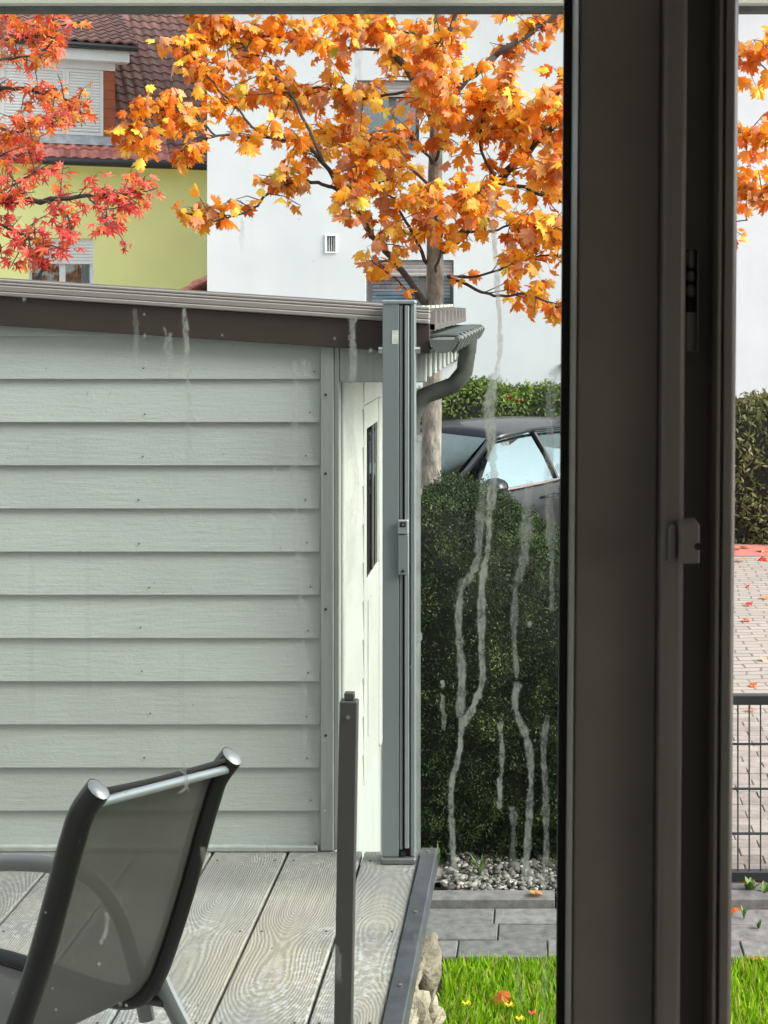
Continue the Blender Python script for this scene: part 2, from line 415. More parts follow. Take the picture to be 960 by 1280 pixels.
m['yew'] = leaf_mat('yew_needles', YEW, True, .55, .15); m['beech'] = leaf_mat('hedge_leaves', BEECH, True, .5, .2)
m['low'] = leaf_mat('low_hedge_leaves', LOW, True, .5, .2); m['grass'] = leaf_mat('grass_blades', GRASS, True, .5, .4)
m['fallen'] = leaf_mat('fallen_leaf', [(0, (.55, .05, .03)), (.4, (.7, .16, .03)), (.7, (.75, .3, .08)), (1, (.6, .35, .2))], False)
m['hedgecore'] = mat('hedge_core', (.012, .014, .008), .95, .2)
m['pebble'] = leaf_mat('pebbles', [(0, (.05, .047, .044)), (.4, (.105, .1, .09)), (.75, (.2, .19, .17)), (1, (.42, .4, .36))], True, .7, 0)

# ================================================================== SETTING: ground
MB().box(-60, 60, -20, 120, -.3, -.03).build('ground', m['soil'])['kind'] = 'structure'
dr = thing('driveway', None, None, (0, 0, 0), kind='structure')
MB().grid([[(-14, 6.62, -.006), (14, 6.62, -.006)], [(-14, 15.05, -.006), (14, 15.05, -.006)]]).build('paving', m['drive'], dr)
bme = None
for r_ in range(26):                          # the nearest pavers, one by one
    yb = 6.62+.1*r_
    for c in range(5):
        xb = .62+.2*c+(.1 if r_ % 2 else 0)
        if bme is None:
            o = MB().box(-.0982, .0982, -.0475, .0475, -.05, .004).build('brick', m['brick'], dr, bevel=.004); bme = o.data
        else: o = link('brick', bme, dr)
        o.location = (xb+.1, yb+.05, random.uniform(-.002, .002)); o.rotation_euler = (random.uniform(-.01, .01), random.uniform(-.01, .01), 0)
MB().grid([[(-14, 15.05, -.002), (14, 15.05, -.002)], [(-14, 15.75, -.002), (14, 15.75, -.002)]]).build('red_paving', m['red_pave'])['kind'] = 'structure'
MB().box(.48, 3.5, 6.46, 6.53, -.1, .03).build('kerb', m['kerb'], bevel=.008)['kind'] = 'structure'
m['bounce_ground'] = mat('pale_bounce_ground', (.42, .4, .37), .9, .15, 3)
MB().grid([[(-22, 15.76, -.01), (14, 15.76, -.01)], [(-22, 30, -.01), (14, 30, -.01)]]).build('bounce_ground', m['bounce_ground'])['kind'] = 'structure'  # unseen pale ground, added to bounce light onto the house fronts
gp = thing('garden_path', None, None, (0, 0, 0), kind='structure')
MB().box(-.5, 3.5, 5.86, 6.34, -.1, -.012).build('paver_bed', m['soil'], gp)
rows = [5.86, 6.015, 6.17, 6.325]
for k in range(3):
    x = -.5-random.random()*.3
    while x < 3.3:
        wd = random.choice([.3, .36, .42, .42])
        MB().box(x+.003, x+wd-.003, rows[k]+.003, rows[k+1]-.003, -.06, random.uniform(-.003, .003)).build('paver', m['paver'], gp, bevel=.003); x += wd
x = -.5
while x < 3.3:                                 # the raised edging row before the pebbles
    wd = random.choice([.45, .5, .55])
    MB().box(x+.004, x+wd-.004, 6.33, 6.43, -.06, .04+random.uniform(-.003, .003)).build('edging_paver', m['paver'], gp, bevel=.004); x += wd
# pebbles
def blob(n=1):
    bm = bmesh.new(); bmesh.ops.create_icosphere(bm, subdivisions=1, radius=1); V = np.array([v.co[:] for v in bm.verts]); Fc = np.array([[v.index for v in f.verts] for f in bm.faces]); bm.free()
    return V, Fc
V, Fc = blob()
N = 2600
locs = np.stack([rng.uniform(-.45, .5, N), rng.uniform(6.44, 6.9, N), rng.uniform(-.01, .02, N)], 1)
nr = rng.normal(size=(N, 3))*.35+np.array([0, 0, 1]); tp = rng.normal(size=(N, 3))
Vp = V*np.array([.8, 1.2, .5])
W, FF = scatter(Vp, Fc, locs, frames(nr, tp), rng.gamma(3, .0031, N)+.003)
o = npmesh('pebbles', W, FF, m['pebble'], attr=np.repeat(rng.random(N), len(V)), smooth=True); o['kind'] = 'stuff'
# lawn
MB().grid([[(-.33, 2.0, -.016), (4, 2.0, -.016)], [(-.33, 5.86, -.016), (4, 5.86, -.016)]]).build('lawn_soil', m['soil'])['kind'] = 'structure'
N = 42000
gx = rng.uniform(-.38, 1.7, N); gy = 5.78-3.1*rng.random(N)**1.5
locs = np.stack([gx, gy, np.full(N, -.02)], 1)
tip = np.stack([rng.normal(0, .42, N), rng.normal(0, .42, N), np.ones(N)], 1); nr = np.stack([rng.normal(size=N), rng.normal(size=N)-.3, np.zeros(N)], 1)
gV = np.array([[-.06, 0, 0], [.06, 0, 0], [.045, .55, .03], [-.045, .55, .03], [0, 1, .16], [0.001, 1, .16]]); gF = np.array([[0, 1, 2, 3], [3, 2, 5, 4]])
W, FF = scatter(gV, gF, locs, frames(nr, tip), rng.uniform(.035, .085, N))
o = npmesh('grass', W, FF, m['grass'], attr=np.repeat(rng.random(N), 6)); o['kind'] = 'stuff'

# ================================================================== DECK
DZ = .85
deck = thing('deck', None, None, (0, 0, DZ), kind='structure')
MB().box(-3.9, -.40, 1.42, 4.66, DZ-.2, DZ-.03).build('joist_frame', m['black'], deck)
edges = [-.391, -.573]+[-.573-.2385*k for k in range(1, 15)]
for i in range(len(edges)-1):
    x1, x0 = edges[i]-.004, edges[i+1]+.004
    b = MB().box(x0, x1, 1.42, 4.70, DZ-.028, DZ+random.uniform(-.001, .001))
    cx = (x0+x1)/2+random.uniform(-.03, .03); b.v = [(v[0]-cx, v[1]-3.0, v[2]-DZ) for v in b.v]
    o = b.build('board', m['deck'], deck, bevel=.004, local=True); o.location = (cx, 3.0, 0)
sc_ = MB()
for i in range(len(edges)-1):
    for y in (4.62, 4.1, 3.58, 3.06, 2.54):
        for x in (edges[i]-.03, edges[i+1]+.03): sc_.cyl((x, y, DZ), (x, y, DZ+.0022), .0035, 8)
sc_.build('deck_screws', m['zincdark'], deck)['kind'] = 'stuff'
e = MB().box(-.390, -.338, 1.42, 4.70, DZ-.06, DZ+.012).build('edging_strip', m['edgemetal'], deck, bevel=.004)
for y in (4.66, 4.2, 3.75, 3.3, 2.8):
    MB().cyl((-.364, y, DZ+.011), (-.364, y, DZ+.016), .006, 8).build('screw', m['bolt'], e)
sw = thing('stone_wall', 'rough pale limestone wall under the right edge of the deck', 'wall', (-.33, 3, 0))
for k in range(6):
    z = .02+k*.127; y = 1.5+random.random()*.1
    while y < 4.25-(.0 if k < 4 else .05):
        L = random.uniform(.12, .26); H = .13
        bm = bmesh.new(); bmesh.ops.create_cube(bm, size=1); bmesh.ops.subdivide_edges(bm, edges=bm.edges[:], cuts=6, use_grid_fill=True)
        sd_ = random.random()*100
        from mathutils import noise as MN
        for v in bm.verts:
            q = Vector((v.co.x*.13, v.co.y*L, v.co.z*H*1.03)); n_ = MN.fractal(q*16+Vector((sd_, 0, 0)), .7, 2.2, 5)
            r_ = v.co.normalized()*.5; q2 = Vector((r_.x*.13, r_.y*L, r_.z*H))
            v.co = q.lerp(q2, .25)*(1+.0)+v.co.normalized()*n_*.05
        me = bpy.data.meshes.new('stone'); bm.to_mesh(me); bm.free(); me.materials.append(m['stone']); me.polygons.foreach_set('use_smooth', [True]*len(me.polygons))
        link('stone', me, sw, Vector((-.385+random.uniform(-.02, .02), y+L/2, z+H/2))-sw.location); y += L*1.0

# ================================================================== SHED
Yw = 4.72
shed = thing('garden_shed', 'low grey green clapboard shed with brown fascia on the deck', 'shed', (-2, 5.6, DZ))
MB().box(-3.6, -.672, 4.745, 6.6, DZ-.6, 2.36).build('inner_wall', m['trimgrey'], shed)
XR = P(537, 0, 4.67).x
def zf(x): return 2.431+(XR-x)*.065            # underside of the sloping fascia
def clip(poly):                                # keep what is under the roof line
    out = []
    for i in range(len(poly)):
        a, b = poly[i], poly[(i+1) % len(poly)]; da, db = zf(a[0])+.03-a[1], zf(b[0])+.03-b[1]
        if da >= 0: out.append(a)
        if da*db < 0:
            t = da/(da-db); out.append((a[0]+t*(b[0]-a[0]), a[1]+t*(b[1]-a[1])))
    return out
XC = P(401, 0, Yw).x; XE = P(425, 0, Yw).x
HB = 53.8/F*Yw; Z0 = P(0, 1065.5, Yw).z
for i in range(13):
    zb, zt = Z0+i*HB, Z0+(i+1)*HB+.012
    poly = clip([(-3.6, zb), (XC, zb), (XC, zt), (-3.6, zt)])
    if len(poly) < 3: continue
    n = len(poly); fr = [(p[0], Yw-.016+.013*(p[1]-zb)/HB, p[1]) for p in poly]; bk = [(p[0], Yw+.02, p[1]) for p in poly]
    o = MB().add(fr+bk, [tuple(range(n)), tuple(range(n, 2*n))[::-1]]+[(k, (k+1) % n, n+(k+1) % n, n+k) for k in range(n)])
    cz = (zb+zt)/2; o.v = [(v[0]+1.9, v[1]-Yw, v[2]-cz) for v in o.v]
    ob = o.build('board', m['siding'], shed, bevel=.0015, local=True); ob.location = Vector((-1.9, Yw, cz))-shed.location
nl = MB()
for i in range(12):
    for x in (-3.0, -2.42, -1.83, -1.27, -.74):
        z = Z0+i*HB+.03+random.uniform(-.006, .006); x += random.uniform(-.02, .02)
        if z < zf(x)-.02: nl.cyl((x, Yw-.0155, z), (x, Yw-.0172+.0, z), .0028, 6)
nl.build('nail_heads', m['zincdark'], shed)['kind'] = 'stuff'
o = MB().prism(clip([(XC+.003, DZ+.003), (XE-.016, DZ+.003), (XE-.016, 2.6), (XC+.003, 2.6)]), 'y', Yw-.03, Yw+.02).build('corner_trim', m['trimgrey'], shed, bevel=.003)
MB().prism(clip([(XE-.0155, DZ+.003), (XE, DZ+.003), (XE, 2.6), (XE-.0155, 2.6)]), 'y', Yw-.022, Yw+.06).build('corner_trim', m['trimgrey'], shed, bevel=.002)
for z in (2.3, 2.05, 1.62, 1.22): MB().cyl((XC+.02, Yw-.03, z), (XC+.02, Yw-.033, z), .004, 8).build('nail', m['black'], shed)
MB().box(-3.6, XC-.005, Yw-.035, Yw-.012, DZ+.002, DZ+.02).build('base_trim', m['trimgrey'], shed, bevel=.003)
# fascia, verge strip, roof sheet
def slope_bar(x0, x1, y0, y1, dz0, dz1, name, mt, bev=.002):
    return MB().prism([(x0, zf(x0)+dz0), (x1, zf(x1)+dz0), (x1, zf(x1)+dz1), (x0, zf(x0)+dz1)], 'y', y0, y1).build(name, mt, shed, bevel=bev)
slope_bar(-3.7, XR, 4.668, 4.70, 0, .093, 'fascia', m['fascia'])
for a, b, yo in ((.0935, .1075, .0), (.108, .127, .006), (.1275, .1365, .012), (.137, .147, .018)):
    slope_bar(-3.72, XR+.0, 4.655+yo, 4.72, a, b, 'verge_strip', m['roofedge'], .003)
rw = []
ys = []; y = 4.69
while y < 6.65:
    ys += [(y, .093), (y+.03, .135), (y+.09, .135), (y+.12, .093)]; y += .22
rows_ = [[(x, yy, zf(x)+h) for yy, h in ys] for x in (-3.7, -2, XR+.015)]
rows2 = [[(x, yy, zf(x)+h*(1-d_)+.075*d_) for yy, h in ys] for x, d_ in ((XR+.015, 1), (XR-.2, 1))]
MB().grid(rows_+rows2).build('roof_sheet', m['roofsheet'], shed)
for k in range(9): MB().cyl((XR-.05, 4.75+.22*k, zf(XR)+.14), (XR-.05, 4.75+.22*k, zf(XR)+.15), .011, 8).build('roof_screw', m['whitebar'], shed)
MB().box(XE+.001, XR-.012, 4.701, 4.714, P(0, 478, 4.7).z, 2.46).build('eave_board', m['trimgrey'], shed, bevel=.003)
for k in range(8):
    y0 = 4.86+.23*k
    MB().box(-.66, -.372, y0, y0+.055, 2.345, 2.427).build('rafter_tail', m['trimgrey'], shed, bevel=.004)
MB().box(-.66, -.367, 4.715, 6.62, 2.43, 2.44).build('soffit', m['trimgrey'], shed)
# gutter along the right eave
gx, gz, gr = -.318, 2.475, .043
gut = MB(); sec = [(gx+gr*math.cos(a), gz-gr*math.sin(a)) for a in [math.pi*k/10 for k in range(11)]]
sec2 = [(gx+(gr-.003)*math.cos(a), gz-(gr-.003)*math.sin(a)) for a in [math.pi*k/10 for k in range(11)]][::-1]
gut.prism(sec+sec2, 'y', 4.66, 6.63); gut.tube([(gx+gr, 4.66, gz), (gx+gr, 6.63, gz)], .009, 10)
gut.prism(sec+[], 'y', 4.655, 4.662)
g_ob = gut.build('gutter', m['zinc'], shed, smooth=True)
for k in range(9):
    y = 4.72+.22*k
    MB().tube([(gx-gr-.03, y, gz+.012), (gx-gr, y, gz+.01), (gx, y, gz+.013), (gx+gr, y, gz+.012), (gx+gr+.012, y, gz), (gx+gr*.9, y, gz-.03), (gx+gr*.6, y, gz-gr)], .006, 6).build('gutter_bracket', m['zinc'], g_ob)
yd = 6.1; px_ = -.545
dp = MB().tube([(gx, yd, gz-.03), (gx, yd, gz-.1), (gx-.01, yd, gz-.17), (gx-.055, yd, gz-.225), (gx-.12, yd, gz-.25), (gx-.18, yd, gz-.272), (px_+.02, yd, gz-.31), (px_, yd, gz-.37), (px_, yd, gz-.45)], .035, 14).build('downpipe_bend', m['zincdark'], shed, smooth=True)
MB().tube([(gx, yd, gz-.035), (gx, yd, gz-.095)], [.043, .038], 14).build('collar', m['zincdark'], dp, smooth=True)
MB().tube([(px_, yd, gz-.44), (px_, yd, .02)], .037, 14).build('downpipe', m['zinc'], shed, smooth=True)
for z in (2.02, 1.8, 1.2): MB().tube([(px_, yd, z), (px_, yd, z+.025)], .043, 14).build('pipe_clip', m['zinc'], shed, smooth=True)
# right side wall: lapped white boards, a narrow glazed door
XS = -.6515
def side_boards(y0, y1):
    for i in range(11):
        zb, zt = Z0+i*HB, min(Z0+(i+1)*HB+.01, 2.36)
        if zt-zb < .03: continue
        MB().prism([(XS-.02, zb), (XS+.007, zb), (XS+.001, zt), (XS-.02, zt)], 'y', y0, y1).build('side_board', m['sidewhite'], shed, bevel=.0015)
MB().box(XS-.02, XS+.009, 4.742, 4.80, DZ, 2.36).build('corner_trim', m['sidewhite'], shed, bevel=.003)
side_boards(4.802, 5.298); side_boards(5.842, 6.58)
dz0, dz1 = DZ+.01, 2.22
for a, b, c, d in ((5.30, 5.352, dz0, dz1), (5.782, 5.84, dz0, dz1)): MB().box(XS-.02, XS+.011, a, b, c, d).build('door_frame', m['sidewhite'], shed, bevel=.004)
MB().box(XS-.02, XS+.0115, 5.30, 5.84, dz1+.002, dz1+.09).build('door_frame', m['sidewhite'], shed, bevel=.004)
door = MB().box(XS-.02, XS+.006, 5.354, 5.78, dz0, 1.58).build('door', m['sidewhite'], shed, bevel=.003)
MB().box(XS-.02, XS+.005, 5.354, 5.385, 1.582, dz1-.002).box(XS-.02, XS+.005, 5.755, 5.78, 1.582, dz1-.002).box(XS-.02, XS+.0051, 5.386, 5.754, 2.13, dz1-.002).build('door_glazing_frame', m['sidewhite'], door)
MB().box(XS-.003, XS+.001, 5.385, 5.755, 1.58, 2.13).build('door_pane', m['doorglass'], door)
MB().box(XS-.003, XS+.004, 5.60, 5.625, 1.582, 2.128).build('glazing_bar', m['darkframe'], door)
MB().box(XS-.018, XS-.012, 5.385, 5.755, 1.58, 2.13).build('door_inside', m['interior'], door)
MB().box(XS+.0062, XS+.009, 5.42, 5.72, 1.0, 1.5).build('door_panel', m['sidewhite'], door, bevel=.002)

# ================================================================== ALUMINIUM POST and RAILING POST
yp = 4.597
post = thing('awning_post', 'tall grey aluminium post with a slotted channel at the shed corner', 'post', (-.45, yp+.03, DZ))
def pxx(px, Y=yp): return (px-PX)/F*Y
pz = lambda py, Y=yp: EYE-(py-PY)/F*Y
MB().box(pxx(478), pxx(498.5), yp, yp+.058, DZ+.02, pz(380)).build('post_body', m['post'], post, bevel=.002)
MB().box(pxx(498.6), pxx(513), yp+.012, yp+.0579, DZ+.02, pz(380)).build('channel', m['gasket'], post)
MB().box(pxx(499.4), pxx(503.2), yp+.001, yp+.012, pz(1062), pz(382)).build('channel_rail', m['post'], post, bevel=.001)
MB().box(pxx(506), pxx(511.3), yp-.004, yp+.012, pz(1060), pz(382)).build('channel_rail', m['postlight'], post, bevel=.0012)
MB().box(pxx(513.1), pxx(518.5), yp+.003, yp+.058, DZ+.02, pz(380)).build('post_body', m['post'], post, bevel=.002)
MB().box(pxx(477), pxx(519.5), yp-.004, yp+.062, pz(380)+.001, pz(375)).build('post_cap', m['postlight'], post, bevel=.003)
MB().box(pxx(476.5), pxx(519.5), yp-.014, yp+.07, DZ+.001, DZ+.019).build('base_plate', m['zinc'], post, bevel=.003)
MB().box(pxx(501), pxx(507), yp-.002, yp+.011, pz(1070), pz(1064)).build('end_stop', m['black'], post)
la = MB().box(pxx(498), pxx(511), yp-.012, yp-.0045, pz(718), pz(668)).build('latch_plate', m['post'], post, bevel=.002)
MB().box(pxx(497.5), pxx(511), yp-.015, yp-.0045, pz(667), pz(649)).build('latch_buckle', m['postlight'], post, bevel=.003)
MB().box(pxx(500.5), pxx(508), yp-.017, yp-.0151, pz(658), pz(651.5)).build('latch_opening', m['black'], post, bevel=.001)
MB().box(pxx(503), pxx(506), yp-.0185, yp-.0171, pz(656), pz(653.5)).build('latch_catch', m['bolt'], post)
MB().cyl((pxx(504), yp-.0121, pz(713)), (pxx(504), yp-.0135, pz(713)), .005, 10).build('screw', m['black'], la)
MB().box(pxx(490), pxx(498), yp-.0012, yp-.0002, pz(430), pz(413)).build('sticker', m['label'], post)
for x_ in (475.5, 521): MB().cyl((pxx(x_)-.008, yp+.03, pz(438)), (pxx(x_)+.008, yp+.03, pz(438)), .011, 10).build('side_bolt', m['bolt'], post)

yr = 3.2
rp = thing('railing_post', 'slim grey brown railing post with no rail, leaning on the deck edge', 'post', (pxx(428, yr)-.02, yr, DZ))
rp.location.x = pxx(434, yr)-.013
a = .0172
tilt = math.atan(a)
b = MB().box(-.0195, .0195, -.006, .034, .0, 1.0)
zt_ = pz(877, yr)-DZ
x_top = pxx(435.5, yr)
b = MB().box(-.0195, .0195, 0, .03, .004, zt_); o = b.build('flat_bar', m['railpost'], rp, bevel=.0025, local=True)
o2 = MB().box(-.0105, .0115, .006, .024, zt_+.0005, zt_+.017).build('top_lug', m['railpost'], rp, bevel=.002, local=True)
o3 = MB().cyl((.0, -.0005, zt_-.033), (.0, -.004, zt_-.033), .0045, 10).build('screw', m['bolt'], rp, local=True)
o4 = MB().box(-.035, .035, -.02, .05, .0012, .0035).build('foot_plate', m['railpost'], rp, local=True)
rp.location.x = x_top-a*zt_; rp.rotation_euler.y = tilt

# ================================================================== CHAIR
# positions are in metres; u = the way the sitter looks, right/left the two sides
ch = thing('garden_chair', 'black garden chair with grey mesh sling back turned away, lower left', 'chair', (-.95, 2.85, DZ))
u = Vector((-.935, .354, 0))
TL = P(112, 985, 2.5); TR = P(280, 944, 2.88)
def rail(top, dx=0):
    T = top
    pts = [(0, 0, 0), (.016, 0, -.045), (.034, 0, -.092), (.05, 0, -.14), (.065, 0, -.19), (.1, 0, -.3), (.14, 0, -.41), (.165, 0, -.462), (.205, 0, -.502), (.27, 0, -.512), (.4, 0, -.498), (.55, 0, -.485), (.62, 0, -.5)]
    pts = [(-.0+p[0]+(-.018 if k == 0 else 0), 0, p[2]) for k, p in enumerate(pts)]
    return [T+u*p[0]+Vector((0, 0, p[2])) for p in pts]
side = (TR-TL); side.z = 0; side.normalize()
rl, rr_ = rail(TL), rail(TR)
def smooth_path(pts, n=4):
    out = []
    for i in range(len(pts)-1):
        p0, p1, p2, p3 = pts[max(i-1, 0)], pts[i], pts[i+1], pts[min(i+2, len(pts)-1)]
        for k in range(n):
            t = k/n
            out.append(.5*((2*p1)+(p2-p0)*t+(2*p0-5*p1+4*p2-p3)*t*t+(3*p1-p0-3*p2+p3)*t**3))
    return out+[pts[-1]]
for pth, sg in ((rl, -1), (rr_, 1)):
    s_ = MB().tube(smooth_path(pth), .0185, 12, flat=1.3, up=tuple(side)).build('side_rail', m['chairtube'], ch, smooth=True)
    e0 = pth[0]+(pth[0]-pth[1]).normalized()*.002
    MB().tube([pth[0], pth[0]+(pth[0]-pth[1]).normalized()*.005], [.0185, .012], 12, flat=1.25, up=tuple(side)).build('end_cap', m['armpad'], s_, smooth=True)
# cross tube near the top
cA, cB = rl[0].lerp(rl[1], .55), rr_[0].lerp(rr_[1], .55)
back = -u*.012
MB().tube([cA+back, cB+back], .0088, 10).build('cross_tube', m['postlight'], ch, smooth=True)
# sling back and seat
L_, R_ = smooth_path(rl, 5), smooth_path(rr_, 5)
rows_ = []
for a_, b_ in zip(L_[1:-6], R_[1:-6]):
    row = []
    for k in range(9):
        t = k/8; sag = .022*math.sin(math.pi*t)
        row.append(a_.lerp(b_, .035+.93*t)+u*(sag*.7)+Vector((0, 0, -sag*.4)))
    rows_.append(row)
MB().grid(rows_).build('sling', m['sling'], ch, smooth=True)
hem = MB()
for k in (0, 8): hem.tube([r_[k]+u*-.004 for r_ in rows_], .0055, 6)
hem.tube([q for q in rows_[0]], .005, 6)
hem.build('sling_hem', m['black'], ch, smooth=True)
# arms and legs
def arm(sgn, name='armrest'):
    base = TR if sgn > 0 else TL
    o_ = side*(sgn*.03)
    def at(d, z): return base+u*d+Vector((0, 0, z-base.z))+o_
    pts = [at(.2, 1.15), at(.2275, 1.254), at(.262, 1.345), at(.32, 1.408), at(.40, 1.432), at(.52, 1.425), at(.62, 1.405), at(.68, 1.36), at(.70, 1.25), at(.69, 1.05), at(.68, DZ+.02)]
    return smooth_path(pts)
for s_ in (-1, 1):
    ap = arm(s_)
    MB().tube(ap, .0115, 10, flat=1.6, up=tuple(side)).build('armrest', m['armpad'], ch, smooth=True)
    base = rr_ if s_ > 0 else rl
    q0 = base[7]+side*(s_*.03); q1 = base[7]-u*.15+side*(s_*.05); q1.z = DZ+.012
    lg = MB().tube(smooth_path([q0+u*.02+Vector((0, 0, .03)), q0-u*.005+Vector((0, 0, -.03)), q0.lerp(q1, .5)-u*.02, q1]), .0145, 10, flat=1.3, up=tuple(side)).build('leg', m['armpad'], ch, smooth=True)
    MB().tube([q1+Vector((0, 0, .012)), q1-Vector((0, 0, .01))], .018, 10).build('foot_cap', m['black'], lg)
    MB().cyl(base[8]+side*(s_*.018), base[8]+side*(s_*.028), .011, 10).build('bolt', m['black'], ch)
    st = [base[7]+side*(s_*.028)+Vector((0, 0, -.055))-u*.01, base[11]+side*(s_*.03)+Vector((0, 0, -.035))]
    MB().tube(st, .0125, 10).build('seat_brace', m['chairgrey'], ch, smooth=True)
MB().tube([rl[11]+Vector((0, 0, -.02)), rr_[11]+Vector((0, 0, -.02))], .011, 10).build('cross_tube', m['chairtube'], ch, smooth=True)

# ================================================================== BIG YEW HEDGE
def hedge(name, label, cat, prof, x0, x1, y0, y1, n, size, mt, z0=0.0, asp=2.2, group=None, rough=.04, lf=3.2, power=4.0):
    """prof(x, v) -> top height; rounded box, leaves over the front, top and sides"""
    th = thing(name, label, cat, ((x0+x1)/2, (y0+y1)/2, z0), group=group)
    cx, cy = (x0+x1)/2, (y0+y1)/2; hx, hy = (x1-x0)/2, (y1-y0)/2
    # sample a superellipsoid by directions
    k = n*2
    d = rng.normal(size=(k, 3)); d[:, 2] = np.abs(d[:, 2])-.25*rng.random(k); d /= np.linalg.norm(d, axis=1, keepdims=True)
    d[:, 0] *= 1.0; q = (np.abs(d)**power).sum(1)**(-1/power); p = d*q[:, None]
    keep = p[:, 2] > -.02; p, d = p[keep][:n], d[keep][:n]
    k = len(p)
    X = cx+hx*p[:, 0]; Y = cy+hy*p[:, 1]
    top = np.array([prof(x) for x in X])
    Z = z0+top*np.clip(p[:, 2], 0, 1)
    loc = np.stack([X, Y, Z], 1)
    grad = np.sign(p)*np.abs(p)**(power-1)/np.array([hx, hy, top.mean()]); nrm = grad/np.linalg.norm(grad, axis=1, keepdims=True)
    lump = np.array([MN.fractal(Vector(v)*lf, .9, 2.1, 4) for v in loc])
    loc += nrm*(lump[:, None]*rough+rng.normal(0, rough*.35, (k, 1)))
    nn = nrm+rng.normal(0, .75, (k, 3)); tipd = nrm*.6+rng.normal(0, .7, (k, 3))+np.array([0, 0, .5])
    LV = np.array([[0, 0, 0], [.5/asp, .45, .05], [0, 1, -.08], [-.5/asp, .45, .05]]); LF = np.array([[0, 1, 2, 3]])
    W, FF = scatter(LV, LF, loc, frames(nn, tipd), size*rng.uniform(.6, 1.3, k))
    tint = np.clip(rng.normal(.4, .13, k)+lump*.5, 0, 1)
    npmesh('foliage', W, FF, mt, th, th.location[:], np.repeat(tint, 4))
    # inner mass
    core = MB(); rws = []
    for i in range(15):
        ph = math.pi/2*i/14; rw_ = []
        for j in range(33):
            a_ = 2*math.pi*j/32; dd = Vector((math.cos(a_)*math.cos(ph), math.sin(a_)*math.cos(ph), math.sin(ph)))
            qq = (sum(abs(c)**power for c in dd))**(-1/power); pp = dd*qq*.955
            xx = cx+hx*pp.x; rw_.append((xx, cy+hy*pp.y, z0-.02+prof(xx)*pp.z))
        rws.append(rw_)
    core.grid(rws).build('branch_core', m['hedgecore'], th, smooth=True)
    return th
def prof_yew(x): return float(np.interp(x, [-.66, -.5, -.33, -.2, -.05, .1, .25, .9], [1.61, 1.635, 1.59, 1.5, 1.41, 1.32, 1.24, 1.0]))
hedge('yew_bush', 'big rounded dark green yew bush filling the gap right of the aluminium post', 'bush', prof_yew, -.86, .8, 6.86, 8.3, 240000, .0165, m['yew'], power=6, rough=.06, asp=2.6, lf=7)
hedge('low_hedge', 'light green trimmed hedge along the white house behind the parked car', 'hedge', lambda x: 1.5+.05*MN.noise(Vector((x*1.7, 0, 0)))+(.09*math.exp(-((x+.75)/.28)**2)), -2.2, 1.05, 17.1, 18.0, 30000, .055, m['low'], power=6, rough=.1)
hedge('box_hedge', 'olive clipped hedge behind the driveway seen through the open window', 'hedge', lambda x: 1.44, 1.5, 6.5, 15.8, 16.9, 60000, .075, m['beech'], power=10, rough=.09, asp=3, lf=4)

# ================================================================== TREES
def leaf_shape(kind):
    if kind == 'maple':
        half = [(0, 1.0), (.09, .82), (.2, .84), (.17, .64), (.33, .68), (.5, .72), (.42, .56), (.5, .46), (.33, .36), (.42, .2), (.26, .1), (.06, .06)]
        c = (0, .36)
    else:
        half = [(0, 1.0), (.07, .72), (.1, .5), (.3, .66), (.46, .74), (.36, .56), (.2, .36), (.4, .26), (.5, .18), (.3, .16), (.05, .1)]
        c = (0, .32)
    pts = half+[(0, .0)]+[(-x, y) for x, y in half[1:]][::-1]
    V = [(c[0], c[1], 0)]+[(x, y, -.28*abs(x)-.18*(y-.3)**2 if kind == 'maple' else -.12*abs(x)-.2*(y-.3)**2) for x, y in pts]
    n = len(pts); Fs = [(0, 1+(i+1) % n, 1+i) for i in range(n)]
    V = np.array(V); V[:, 0] *= 1.05
    return V, np.array(Fs)
MV, MF = leaf_shape('maple'); SV, SF = leaf_shape('star')
def curl(V, k):
    q = V.copy(); r_ = np.random.default_rng(k)
    q[:, 2] += r_.uniform(-1.0, .5)*(q[:, 0]**2)+r_.uniform(-.5, .5)*q[:, 0]*q[:, 1]+r_.uniform(-.6, .2)*(q[:, 1]**2)+.06*np.sin(q[:, 0]*9+k)
    q[:, 0] *= r_.uniform(.8, 1.15); return q
